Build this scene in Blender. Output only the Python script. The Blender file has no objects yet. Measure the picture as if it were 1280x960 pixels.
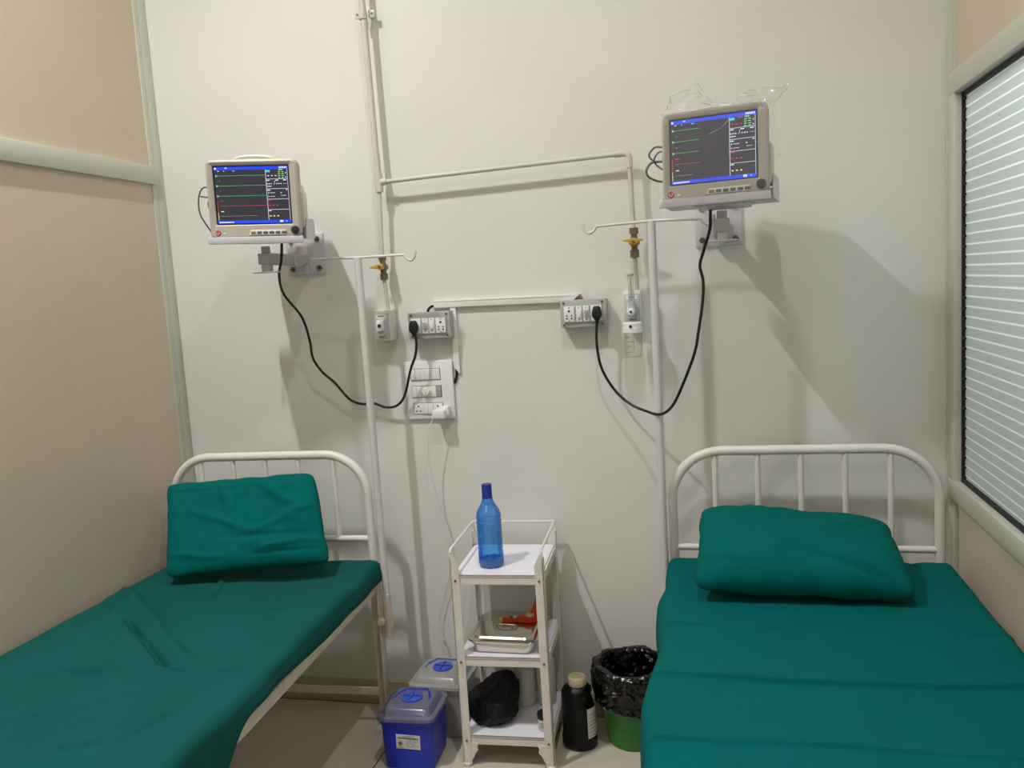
import bpy, bmesh, math, random
from mathutils import Vector, Matrix, noise
C = bpy.context.scene
COL = C.collection
random.seed(4)
PI = math.pi
R_ = math.radians

# ------------------------------------------------------------------ camera
YAW, PITCH, ROLL, F = R_(13.623), R_(6.729), R_(-3.563), 1048.54
ROT = (Matrix.Rotation(YAW, 3, 'Z') @ Matrix.Rotation(PI / 2 - PITCH, 3, 'X') @ Matrix.Rotation(ROLL, 3, 'Z'))
CAM = Vector((0, -3.0, 1.64253))
cam = bpy.data.objects.new('camera', bpy.data.cameras.new('camera'))
COL.objects.link(cam)
cam.matrix_world = Matrix.Translation(CAM) @ ROT.to_4x4()
cam.data.sensor_width = 36
cam.data.lens = F / 1280 * 36
cam.data.clip_start = 0.02
C.camera = cam


def W(px, py, d=0.0):
    """point of the photograph on the vertical plane d metres in front of the back wall"""
    r = ROT @ Vector(((px - 640) / F, -(py - 480) / F, -1))
    t = (-d - CAM.y) / r.y
    return CAM + r * t


# ------------------------------------------------------------------ materials
def lin(c):
    return tuple(((x / 255) / 12.92 if x / 255 <= .04045 else ((x / 255 + .055) / 1.055) ** 2.4) for x in c)


def mat(name, rgb, rough=.5, metal=0., bump=0., bscale=60., var=0., vscale=6., spec=.5, sheen=0., trans=0., coat=0.):
    m = bpy.data.materials.new(name)
    m.use_nodes = True
    nt = m.node_tree
    b = nt.nodes['Principled BSDF']
    c = lin(rgb)
    b.inputs['Base Color'].default_value = (*c, 1)
    b.inputs['Roughness'].default_value = rough
    b.inputs['Metallic'].default_value = metal
    b.inputs['Specular IOR Level'].default_value = spec
    b.inputs['Sheen Weight'].default_value = sheen
    b.inputs['Transmission Weight'].default_value = trans
    b.inputs['Coat Weight'].default_value = coat
    tc = nt.nodes.new('ShaderNodeTexCoord')
    if var:
        n = nt.nodes.new('ShaderNodeTexNoise')
        n.inputs['Scale'].default_value = vscale
        n.inputs['Detail'].default_value = 5
        nt.links.new(tc.outputs['Object'], n.inputs['Vector'])
        r = nt.nodes.new('ShaderNodeValToRGB')
        r.color_ramp.elements[0].position = .3
        r.color_ramp.elements[1].position = .7
        r.color_ramp.elements[0].color = (*[x * (1 - var) for x in c], 1)
        r.color_ramp.elements[1].color = (*[min(1, x * (1 + var)) for x in c], 1)
        nt.links.new(n.outputs['Fac'], r.inputs['Fac'])
        nt.links.new(r.outputs['Color'], b.inputs['Base Color'])
    if bump:
        n = nt.nodes.new('ShaderNodeTexNoise')
        n.inputs['Scale'].default_value = bscale
        n.inputs['Detail'].default_value = 4
        nt.links.new(tc.outputs['Object'], n.inputs['Vector'])
        bp = nt.nodes.new('ShaderNodeBump')
        bp.inputs['Strength'].default_value = bump
        bp.inputs['Distance'].default_value = .01
        nt.links.new(n.outputs['Fac'], bp.inputs['Height'])
        nt.links.new(bp.outputs['Normal'], b.inputs['Normal'])
    return m


def emit(name, rgb, k=1.):
    m = bpy.data.materials.new(name)
    m.use_nodes = True
    nt = m.node_tree
    b = nt.nodes['Principled BSDF']
    b.inputs['Base Color'].default_value = (.01, .01, .01, 1)
    b.inputs['Roughness'].default_value = .35
    b.inputs['Emission Color'].default_value = (*lin(rgb), 1)
    b.inputs['Emission Strength'].default_value = k
    return m


def clear(name, rgb, gloss=.08, rough=.08, edge=None, body=0., bodyrgb=(240, 240, 240), bump=0., bscale=40.):
    """thin clear plastic: tinted see-through, a gloss, and a denser tint where the wall is seen edge-on"""
    m = bpy.data.materials.new(name)
    m.use_nodes = True
    nt = m.node_tree
    nt.nodes.remove(nt.nodes['Principled BSDF'])
    out = nt.nodes['Material Output']
    tr = nt.nodes.new('ShaderNodeBsdfTransparent')
    tr.inputs['Color'].default_value = (*lin(rgb), 1)
    gl = nt.nodes.new('ShaderNodeBsdfGlossy')
    gl.inputs['Roughness'].default_value = rough
    gl.inputs['Color'].default_value = (1, 1, 1, 1)
    lw = nt.nodes.new('ShaderNodeLayerWeight')
    lw.inputs['Blend'].default_value = .3
    if edge:
        mc = nt.nodes.new('ShaderNodeMixRGB')
        mc.inputs['Color1'].default_value = (*lin(rgb), 1)
        mc.inputs['Color2'].default_value = (*lin(edge), 1)
        nt.links.new(lw.outputs['Facing'], mc.inputs['Fac'])
        nt.links.new(mc.outputs['Color'], tr.inputs['Color'])
    ma = nt.nodes.new('ShaderNodeMath')
    ma.operation = 'MULTIPLY_ADD'
    ma.inputs[1].default_value = .5
    ma.inputs[2].default_value = gloss
    nt.links.new(lw.outputs['Fresnel'], ma.inputs[0])
    mx = nt.nodes.new('ShaderNodeMixShader')
    nt.links.new(ma.outputs[0], mx.inputs['Fac'])
    if body:
        df = nt.nodes.new('ShaderNodeBsdfDiffuse')
        df.inputs['Color'].default_value = (*lin(bodyrgb), 1)
        m2 = nt.nodes.new('ShaderNodeMixShader')
        m2.inputs['Fac'].default_value = body
        nt.links.new(tr.outputs[0], m2.inputs[1])
        nt.links.new(df.outputs[0], m2.inputs[2])
        nt.links.new(m2.outputs[0], mx.inputs[1])
    else:
        nt.links.new(tr.outputs[0], mx.inputs[1])
    nt.links.new(gl.outputs[0], mx.inputs[2])
    if bump:
        tc = nt.nodes.new('ShaderNodeTexCoord')
        n = nt.nodes.new('ShaderNodeTexNoise')
        n.inputs['Scale'].default_value = bscale
        nt.links.new(tc.outputs['Object'], n.inputs['Vector'])
        bp = nt.nodes.new('ShaderNodeBump')
        bp.inputs['Strength'].default_value = bump
        bp.inputs['Distance'].default_value = .01
        nt.links.new(n.outputs['Fac'], bp.inputs['Height'])
        nt.links.new(bp.outputs['Normal'], gl.inputs['Normal'])
    nt.links.new(mx.outputs[0], out.inputs['Surface'])
    return m


M = dict(
    wall=mat('wall_paint', (224, 223, 216), .42, bump=.06, bscale=25, var=.02, vscale=3, spec=.35),
    ceil=mat('ceiling_paint', (236, 235, 230), .8),
    panel=mat('beige_laminate', (207, 191, 170), .38, bump=.02, bscale=200, var=.015, vscale=14),
    alu=mat('powder_coated_aluminium', (205, 205, 190), .4),
    gasket=mat('black_gasket', (18, 18, 18), .6),
    skirt=mat('skirting_tile', (190, 175, 150), .3, var=.05, vscale=20),
    white_metal=mat('white_enamel_metal', (228, 222, 214), .35, var=.04, vscale=18),
    worn_metal=mat('worn_white_enamel', (216, 206, 192), .42, var=.10, vscale=26),
    pole=mat('white_pole_enamel', (214, 210, 208), .35),
    pipe=mat('painted_pipe', (206, 202, 196), .4),
    brass=mat('tarnished_brass', (128, 116, 94), .4, metal=.7, var=.2, vscale=80),
    yellow=mat('yellow_handle', (196, 154, 52), .4),
    plastic=mat('white_plastic', (228, 226, 218), .35),
    plasticw=mat('bright_white_plastic', (236, 236, 232), .3),
    grey_board=mat('grey_plastic_board', (176, 176, 170), .45),
    face=mat('outlet_face', (190, 194, 196), .4),
    dark=mat('dark_hole', (22, 21, 20), .6),
    neon=mat('grey_rocker', (168, 166, 158), .35),
    black=mat('black_rubber', (16, 16, 17), .45),
    wire=mat('grey_lead', (88, 86, 82), .45),
    wire_white=mat('white_lead', (226, 224, 216), .4),
    brown=mat('brown_wire', (120, 66, 44), .5),
    housing=mat('monitor_plastic', (184, 176, 163), .4, bump=.02, bscale=300),
    housing_back=mat('monitor_back_plastic', (214, 210, 202), .45),
    bezel=mat('screen_edge', (10, 10, 14), .3),
    knob=mat('dark_grey_knob', (50, 52, 52), .4),
    button=mat('grey_button', (92, 98, 100), .4),
    amber=mat('ochre_button', (150, 122, 52), .4),
    red=mat('red_button', (196, 70, 52), .35),
    bracket=mat('grey_white_bracket', (205, 200, 204), .38, var=.03, vscale=30),
    bracket_dark=mat('grey_bracket_arm', (176, 172, 172), .4),
    bolt=mat('steel_bolt', (120, 116, 108), .35, metal=.8),
    teal_faded=mat('teal_cotton_faded', (19, 82, 78), .9, bump=.08, bscale=900, var=.05, vscale=5, spec=.08),
    teal=mat('teal_cotton', (0, 93, 92), .9, bump=.08, bscale=900, var=.04, vscale=7, spec=.08),
    teal_dark=mat('teal_cotton_pillow', (0, 96, 91), .9, bump=.08, bscale=900, var=.04, vscale=9, spec=.08),
    foam=mat('mattress_core', (120, 110, 100), .9),
    laminate=mat('white_laminate', (238, 236, 244), .3),
    edge=mat('worn_board_edge', (168, 152, 136), .6, var=.15, vscale=40),
    steel=mat('stainless_steel', (206, 202, 192), .16, metal=1., bump=.02, bscale=14),
    redplast=mat('red_plastic', (206, 52, 28), .35),
    cream=mat('cream_plastic', (206, 190, 156), .45),
    blue=mat('blue_polypropylene', (24, 48, 186), .32),
    bluedisc=mat('blue_disc', (52, 84, 190), .3),
    green=mat('green_plastic', (44, 120, 48), .4),
    bag=mat('black_polythene', (6, 6, 7), .2, spec=.5),
    cloth_black=mat('black_carrier_bag', (7, 7, 8), .6, bump=.1, bscale=40, spec=.3),
    hdpe=mat('black_bottle_plastic', (7, 7, 8), .4, spec=.3),
    milky=mat('milky_plastic', (214, 212, 206), .4),
    paper=mat('label_paper', (226, 224, 218), .6),
    ink=mat('label_ink', (34, 32, 36), .6),
    greyink=mat('label_grey_ink', (120, 118, 120), .6),
    film=clear('clear_wrap_film', (252, 252, 250), gloss=.025, rough=.13, body=.05),
    bottle=clear('blue_clear_plastic', (172, 222, 252), gloss=.05, rough=.06, edge=(44, 132, 240), body=.26, bodyrgb=(56, 156, 252)),
    bottlecap=clear('deep_blue_clear_plastic', (26, 92, 200), gloss=.05, rough=.1, edge=(6, 50, 165), body=.3, bodyrgb=(14, 92, 220)),
    water=clear('blue_tinted_water', (140, 190, 240), gloss=.03, rough=.03, edge=(40, 90, 200)),
    jar=clear('clear_jar_plastic', (253, 254, 253), gloss=.04, rough=.05, edge=(220, 224, 220), body=.015),
    lid=clear('smoky_lid_plastic', (170, 172, 200), gloss=.06, rough=.2, body=.42, bodyrgb=(150, 148, 165)),
    tub=clear('frosted_tub_plastic', (200, 200, 200), gloss=.05, rough=.25, body=.5, bodyrgb=(205, 202, 196)),
    film_glint=clear('film_fold_glint', (246, 246, 244), gloss=.16, rough=.2, body=.6, bodyrgb=(250, 250, 246)),  # white body paints the glints along folds and cut edges
    waste=mat('bin_contents', (70, 68, 70), .7, var=.5, vscale=30),
)


def floor_material():
    m = mat('vitrified_floor_tile', (206, 198, 180), .16, var=.03, vscale=5)
    nt = m.node_tree
    b = nt.nodes['Principled BSDF']
    src = b.inputs['Base Color'].links[0].from_socket
    tc = nt.nodes.new('ShaderNodeTexCoord')
    sp = nt.nodes.new('ShaderNodeSeparateXYZ')
    nt.links.new(tc.outputs['Object'], sp.inputs[0])
    outs = []
    for ax, off in (('X', 1.2), ('Y', .62)):
        a = nt.nodes.new('ShaderNodeMath'); a.operation = 'ADD'; a.inputs[1].default_value = off + 6.0
        nt.links.new(sp.outputs[ax], a.inputs[0])
        mo = nt.nodes.new('ShaderNodeMath'); mo.operation = 'PINGPONG'; mo.inputs[1].default_value = .3
        nt.links.new(a.outputs[0], mo.inputs[0])
        lt = nt.nodes.new('ShaderNodeMath'); lt.operation = 'LESS_THAN'; lt.inputs[1].default_value = .002
        nt.links.new(mo.outputs[0], lt.inputs[0])
        outs.append(lt)
    mxm = nt.nodes.new('ShaderNodeMath'); mxm.operation = 'MAXIMUM'
    nt.links.new(outs[0].outputs[0], mxm.inputs[0]); nt.links.new(outs[1].outputs[0], mxm.inputs[1])
    mc = nt.nodes.new('ShaderNodeMixRGB')
    nt.links.new(mxm.outputs[0], mc.inputs['Fac'])
    nt.links.new(src, mc.inputs['Color1'])
    mc.inputs['Color2'].default_value = (.03, .027, .022, 1)
    nt.links.new(mc.outputs['Color'], b.inputs['Base Color'])
    return m


def pane_material():
    """frosted film in broad bands with narrow clearer white stripes between"""
    m = mat('striped_frosted_film', (196, 206, 202), .3)
    nt = m.node_tree
    b = nt.nodes['Principled BSDF']
    tc = nt.nodes.new('ShaderNodeTexCoord')
    sp = nt.nodes.new('ShaderNodeSeparateXYZ')
    nt.links.new(tc.outputs['Object'], sp.inputs[0])
    a = nt.nodes.new('ShaderNodeMath'); a.operation = 'ADD'; a.inputs[1].default_value = 3.17
    nt.links.new(sp.outputs['Z'], a.inputs[0])
    mo = nt.nodes.new('ShaderNodeMath'); mo.operation = 'PINGPONG'; mo.inputs[1].default_value = .0317 / 2
    nt.links.new(a.outputs[0], mo.inputs[0])
    lt = nt.nodes.new('ShaderNodeMath'); lt.operation = 'LESS_THAN'; lt.inputs[1].default_value = .0027
    nt.links.new(mo.outputs[0], lt.inputs[0])
    mc = nt.nodes.new('ShaderNodeMixRGB')
    nt.links.new(lt.outputs[0], mc.inputs['Fac'])
    mc.inputs['Color1'].default_value = (*lin((197, 202, 201)), 1)
    mc.inputs['Color2'].default_value = (*lin((246, 250, 246)), 1)
    nt.links.new(mc.outputs['Color'], b.inputs['Base Color'])
    tl = nt.nodes.new('ShaderNodeBsdfTranslucent')
    nt.links.new(mc.outputs['Color'], tl.inputs['Color'])
    mx = nt.nodes.new('ShaderNodeMixShader')
    mx.inputs['Fac'].default_value = .5
    nt.links.new(b.outputs[0], mx.inputs[1]); nt.links.new(tl.outputs[0], mx.inputs[2])
    nt.links.new(mx.outputs[0], nt.nodes['Material Output'].inputs['Surface'])
    return m


M['floor'] = floor_material()
M['pane'] = pane_material()


# ------------------------------------------------------------------ mesh kit
class MB:
    def __init__(s):
        s.v, s.f, s.m, s.mats = [], [], [], []

    def slot(s, m):
        m = M[m] if isinstance(m, str) else m
        if m not in s.mats:
            s.mats.append(m)
        return s.mats.index(m)

    def add(s, vs, fs, m=None, mtx=None):
        k = len(s.v)
        s.v += [(mtx @ Vector(v)) if mtx else Vector(v) for v in vs]
        s.f += [[i + k for i in f] for f in fs]
        s.m += [s.slot(m) if m else 0] * len(fs)
        return s

    def bm(s, bm, m=None, mtx=None):
        bm.verts.index_update()
        s.add([v.co.copy() for v in bm.verts], [[v.index for v in f.verts] for f in bm.faces], m, mtx)
        bm.free()
        return s

    def box(s, c, size, bev=0., m=None, mtx=None, seg=2):
        bm = bmesh.new()
        bmesh.ops.create_cube(bm, size=1)
        for v in bm.verts:
            v.co = Vector((v.co.x * size[0], v.co.y * size[1], v.co.z * size[2]))
        if bev:
            bmesh.ops.bevel(bm, geom=bm.edges[:], offset=min(bev, min(size) * .49), segments=seg, affect='EDGES', profile=.5)
        for v in bm.verts:
            v.co += Vector(c)
        return s.bm(bm, m, mtx)

    def box2(s, a, b, bev=0., m=None, mtx=None, seg=2):
        a, b = Vector(a), Vector(b)
        return s.box((a + b) / 2, [abs(x) for x in (b - a)], bev, m, mtx, seg)

    def tube(s, pts, r, n=10, m=None, cap=True, mtx=None):
        pts = [Vector(p) for p in pts]
        rs = r if isinstance(r, (list, tuple)) else [r] * len(pts)
        vs, fs = [], []
        t = (pts[1] - pts[0]).normalized()
        up = Vector((0, 0, 1)) if abs(t.z) < .9 else Vector((0, 1, 0))
        u = t.cross(up).normalized()
        for i, p in enumerate(pts):
            if i == 0:
                t2 = (pts[1] - pts[0])
            elif i == len(pts) - 1:
                t2 = pts[-1] - pts[-2]
            else:
                t2 = (pts[i + 1] - pts[i]).normalized() + (pts[i] - pts[i - 1]).normalized()
            t2 = t2.normalized() if t2.length > 1e-9 else t
            u = (u - t2 * u.dot(t2)).normalized()
            w = t2.cross(u)
            for k in range(n):
                a = 2 * PI * k / n
                vs.append(p + (u * math.cos(a) + w * math.sin(a)) * rs[i])
        for i in range(len(pts) - 1):
            for k in range(n):
                fs.append([i * n + k, i * n + (k + 1) % n, (i + 1) * n + (k + 1) % n, (i + 1) * n + k])
        if cap:
            fs.append(list(range(n))[::-1])
            fs.append([(len(pts) - 1) * n + k for k in range(n)])
        return s.add(vs, fs, m, mtx)

    def lathe(s, prof, n=32, m=None, c=(0, 0, 0), mtx=None, fn=None):
        """prof: list of (r, z) revolved about z"""
        vs, fs = [], []
        for r, z in prof:
            for k in range(n):
                a = 2 * PI * k / n
                p = Vector((r * math.cos(a), r * math.sin(a), z))
                if fn:
                    p = fn(p, a)
                vs.append(p + Vector(c))
        for i in range(len(prof) - 1):
            for k in range(n):
                fs.append([i * n + k, i * n + (k + 1) % n, (i + 1) * n + (k + 1) % n, (i + 1) * n + k])
        if prof[0][0] > 1e-5:
            fs.append(list(range(n))[::-1])
        if prof[-1][0] > 1e-5:
            fs.append([(len(prof) - 1) * n + k for k in range(n)])
        return s.add(vs, fs, m, mtx)

    def cyl(s, c, r, h, axis='z', n=20, m=None, mtx=None, bev=0.):
        b = min(bev, r * .4, h * .4)
        prof = [(r - b, -h / 2), (r, -h / 2 + b), (r, h / 2 - b), (r - b, h / 2)] if b else [(r, -h / 2), (r, h / 2)]
        q = {'z': Matrix(), 'y': Matrix.Rotation(PI / 2, 4, 'X'), 'x': Matrix.Rotation(PI / 2, 4, 'Y')}[axis]
        mt = Matrix.Translation(Vector(c)) @ q
        if mtx:
            mt = mtx @ mt
        return s.lathe(prof, n, m, mtx=mt)

    def prism(s, poly, y0, y1, m=None, mtx=None, bev=0.):
        """outline in x-z pushed from y0 to y1"""
        n = len(poly)
        bm = bmesh.new()
        a = [bm.verts.new((x, y0, z)) for x, z in poly]
        b = [bm.verts.new((x, y1, z)) for x, z in poly]
        bm.faces.new(a)
        bm.faces.new(b[::-1])
        for i in range(n):
            bm.faces.new([a[i], b[i], b[(i + 1) % n], a[(i + 1) % n]])
        bmesh.ops.recalc_face_normals(bm, faces=bm.faces[:])
        if bev:
            bmesh.ops.bevel(bm, geom=bm.edges[:], offset=bev, segments=2, affect='EDGES', profile=.5)
        return s.bm(bm, m, mtx)

    def grid(s, rows, m=None, closed=False):
        n, k = len(rows), len(rows[0])
        vs = [p for r in rows for p in r]
        fs = []
        for i in range(n - 1):
            for j in range(k if closed else k - 1):
                fs.append([i * k + j, i * k + (j + 1) % k, (i + 1) * k + (j + 1) % k, (i + 1) * k + j])
        return s.add(vs, fs, m)

    def build(s, name, material=None, parent=None, smooth=.6, fixn=True):
        me = bpy.data.meshes.new(name)
        me.from_pydata([tuple(v) for v in s.v], [], s.f)
        mats = s.mats if s.mats else [M[material] if isinstance(material, str) else material]
        for m in mats:
            me.materials.append(m)
        if len(mats) > 1:
            me.polygons.foreach_set('material_index', s.m)
        if fixn:
            bm = bmesh.new(); bm.from_mesh(me)
            bmesh.ops.recalc_face_normals(bm, faces=bm.faces[:])
            bm.to_mesh(me); bm.free()
        if smooth:
            me.polygons.foreach_set('use_smooth', [True] * len(me.polygons))
            me.set_sharp_from_angle(angle=smooth)
        me.update()
        o = bpy.data.objects.new(name, me)
        COL.objects.link(o)
        if parent:
            o.parent = parent
        return o


def tag(o, label, cat, group=None):
    o['label'] = label
    o['category'] = cat
    if group:
        o['group'] = group
    return o


def thing(name, label, cat, loc=(0, 0, 0), rz=0., group=None, mtx=None):
    o = bpy.data.objects.new(name, None)
    o.empty_display_size = .05
    COL.objects.link(o)
    if mtx is not None:
        o.matrix_world = mtx
    else:
        o.location = loc
        o.rotation_euler = (0, 0, rz)
    return tag(o, label, cat, group)


def struct(o):
    o['kind'] = 'structure'
    return o


def smooth_path(pts, k=8):
    """Catmull-Rom through the points"""
    pts = [Vector(p) for p in pts]
    P = [pts[0] * 2 - pts[1]] + pts + [pts[-1] * 2 - pts[-2]]
    out = []
    for i in range(1, len(P) - 2):
        for j in range(k):
            t = j / k
            a, b, c, d = P[i - 1:i + 3]
            out.append(.5 * ((2 * b) + (c - a) * t + (2 * a - 5 * b + 4 * c - d) * t * t + (3 * b - a - 3 * c + d) * t ** 3))
    out.append(pts[-1])
    return out


def sm(x, a, b):
    t = max(0, min(1, (x - a) / (b - a)))
    return t * t * (3 - 2 * t)


# ------------------------------------------------------------------ the room
XL, XR, YF, ZC = -2.093, .745, -5.6, 3.95
struct(MB().box2((XL - .3, YF, -.1), (XR + .3, .2, 0)).build('floor', 'floor', smooth=0))
struct(MB().box2((XL - .3, YF, ZC), (XR + .3, .2, ZC + .1)).build('ceiling', 'ceil', smooth=0))
struct(MB().box2((XL - .3, 0, 0), (XR + .3, .2, ZC)).build('wall_back', 'wall', smooth=0))
struct(MB().box2((XL - .3, YF - .2, 0), (XR + .3, YF, ZC)).build('wall_front', 'wall', smooth=0))
# left partition: panels behind a projecting aluminium grid
struct(MB().box2((XL - .08, YF, 0), (XL - .004, 0, ZC)).build('wall_left', 'panel', smooth=0))
b = MB()
b.box2((XL - .012, -.046, 0), (XL, -.001, ZC), .002)
b.box2((XL - .012, -.076, 0), (XL - .001, -.046, ZC), .001)
struct(b.build('trim_1', 'alu'))
b = MB()
b.box2((XL - .012, YF, 2.114), (XL + .013, -.060, 2.184), .003)
struct(b.build('trim_2', 'alu'))
# right partition
WY0, WY1 = -.105, -3.4
ZT, ZB = 2.207, .863            # outer edges of the window's aluminium surround
b = MB()
b.box2((XR + .012, YF, 0), (XR + .08, 0, ZB - .0))
b.box2((XR + .012, YF, ZT), (XR + .08, 0, ZC))
b.box2((XR + .012, YF, ZB), (XR + .08, WY1 - .07, ZT))
b.box2((XR + .06, -.05, ZB), (XR + .08, 0, ZT))
struct(b.build('wall_right', 'panel', smooth=0))
b = MB()                         # corner post, in two steps
b.box2((XR - .002, -.018, 0), (XR + .06, -.001, ZC), .002)
b.box2((XR, -.045, 0), (XR + .06, -.016, ZC), .002)
b.box2((XR + .008, -.085, 0), (XR + .06, -.044, ZB), .002)
b.box2((XR + .008, -.07, ZT), (XR + .06, -.044, ZC), .002)
struct(b.build('trim_3', 'alu'))
win = bpy.data.objects.new('window_1', None)
COL.objects.link(win)
win.location = (XR, -1.5, ZB)
struct(win)


def rel(o, root):               # keep world coordinates in the mesh, hang it under a root
    o.parent = root
    o.matrix_parent_inverse = root.matrix_basis.inverted()
    return o


b = MB()
b.box2((XR - .006, WY1 - .07, 2.140), (XR + .06, -.045, ZT), .003)
b.box2((XR - .006, WY1 - .07, ZB), (XR + .06, -.045, .925), .003)
b.box2((XR - .004, WY0, .92), (XR + .06, -.045, 2.145), .003)
b.box2((XR - .004, WY1 - .07, .92), (XR + .06, WY1, 2.145), .003)
rel(b.build('window_frame', 'alu'), win)
b = MB()
x0, x1 = XR + .018, XR + .034
b.box2((x0, WY1, 2.126), (x1, WY0, 2.141))
b.box2((x0, WY1, .924), (x1, WY0, .939))
b.box2((x0, WY0 - .014, .924), (x1, WY0 + .001, 2.141))
for i in range(38):             # nicks where the film stripes run under the seal
    z = .945 + i * .0317
    if z < 2.12:
        b.box2((x0 + .001, WY0 - .024, z - .0035), (x1, WY0 - .012, z + .0035))
rel(b.build('glazing_seal', 'gasket', smooth=0), win)
rel(MB().box2((XR + .026, WY1, .93), (XR + .036, WY0 - .01, 2.136)).build('pane', 'pane', smooth=0), win)
# skirting on the back wall
b = MB()
b.box2((XL + .0, -.012, .0), (XR, 0, .092), .001)
b.box2((XL + .0, -.02, .0), (XR, -.011, .062), .004)
struct(b.build('baseboard_back', 'skirt'))

# ------------------------------------------------------------------ lamps
def lamp(name, loc, size, power, col=(.985, .995, 1), shape='RECTANGLE', sy=None, spread=180):
    l = bpy.data.lights.new(name, 'AREA')
    l.shape = shape
    l.size = size
    l.size_y = sy or size
    l.energy = power
    l.spread = R_(spread)
    l.color = col
    o = bpy.data.objects.new(name, l)
    COL.objects.link(o)
    o.location = loc
    return o


lamp('ceiling_batten', (-1.68, -1.62, ZC - .012), .035, 45, sy=.2, spread=150)
lamp('ceiling_batten', (-.15, -1.66, ZC - .012), .035, 16, sy=.2, spread=150)
lamp('fill_panel', (-1.3, -4.0, ZC - .012), 1.2, 18.5, (1, 1, 1), 'SQUARE')  # unseen panel behind the camera, added as soft fill for the shadows
nx = lamp('pane_backlight', (XR + 1.0, -1.4, 3.0), .8, 180, (.97, 1.0, 1.0), 'SQUARE')  # unseen lamp added beyond the window to brighten the pane
nx.rotation_euler = (0, R_(35), 0)
w = bpy.data.worlds.new('world')
w.use_nodes = True
w.node_tree.nodes['Background'].inputs[0].default_value = (.9, .92, 1, 1)
w.node_tree.nodes['Background'].inputs[1].default_value = .05
C.world = w


# ------------------------------------------------------------------ beds
def arch(x0, x1, z0, ztop, r, n=10):
    pts = [Vector((x0, 0, z0)), Vector((x0, 0, (z0 + ztop - r) / 2))]
    for i in range(n + 1):
        a = PI - PI / 2 * i / n
        pts.append(Vector((x0 + r + r * math.cos(a), 0, ztop - r + r * math.sin(a))))
    pts.append(Vector(((x0 + x1) / 2, 0, ztop)))
    for i in range(n + 1):
        a = PI / 2 - PI / 2 * i / n
        pts.append(Vector((x1 - r + r * math.cos(a), 0, ztop - r + r * math.sin(a))))
    pts.append(Vector((x1, 0, z0)))
    return pts


def bed(label, x, y, rz, w_, length, zrail, ztop, zbar, spx, r_arch, rad):
    t = thing('hospital_bed', label, 'bed', (x, y, 0), rz)
    h = w_ / 2
    for yy, zt, nm in ((0, ztop, 'headboard'), (-length, ztop - .12, 'footboard')):
        b = MB()
        b.tube([p + Vector((0, yy, 0)) for p in arch(-h, h, zrail - .02, zt, r_arch)], rad, 14)
        hb = b.build(nm, 'white_metal', t)
        bar = MB().tube([(-h, yy, zbar), (h, yy, zbar)], rad * .72, 12).build('crossbar', 'white_metal', hb)
        for sx in spx:
            MB().tube([(sx, yy, zbar), (sx, yy, zt - .005)], rad * .6, 10).build('spindle', 'white_metal', hb)
        for sx in (-h, h):                     # angle-iron leg with a glide
            b = MB()
            s = 1 if sx < 0 else -1
            b.box2((sx - s * .02, yy - .003, .012), (sx + s * .024, yy + .003, zrail + .03), .001)
            b.box2((sx - s * .02, yy - .04, .012), (sx - s * .014, yy + .003, zrail + .03), .001)
            lg = b.build('leg', 'worn_metal', t)
            MB().box2((sx - s * .024, yy - .045, 0), (sx + s * .028, yy + .007, .016), .004).build('glide', 'plastic', lg)
    for yy in (0, -length):
        MB().box2((-h + .02, yy - .006, .130), (h - .02, yy, .160), .001).build('lower_bar', 'worn_metal', t)
    for sx in (-h, h):
        s = 1 if sx < 0 else -1
        b = MB()
        b.box2((sx - s * .014, -length, zrail - .04), (sx - s * .008, 0, zrail), .001)
        b.box2((sx - s * .014, -length, zrail - .006), (sx + s * .03, 0, zrail), .001)
        b.build('side_rail', 'worn_metal', t)
    b = MB()
    b.box2((-h - .01, -length + .02, zrail), (h + .01, -.02, zrail + .004))
    b.build('bed_base', 'worn_metal', t)
    return t


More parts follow.
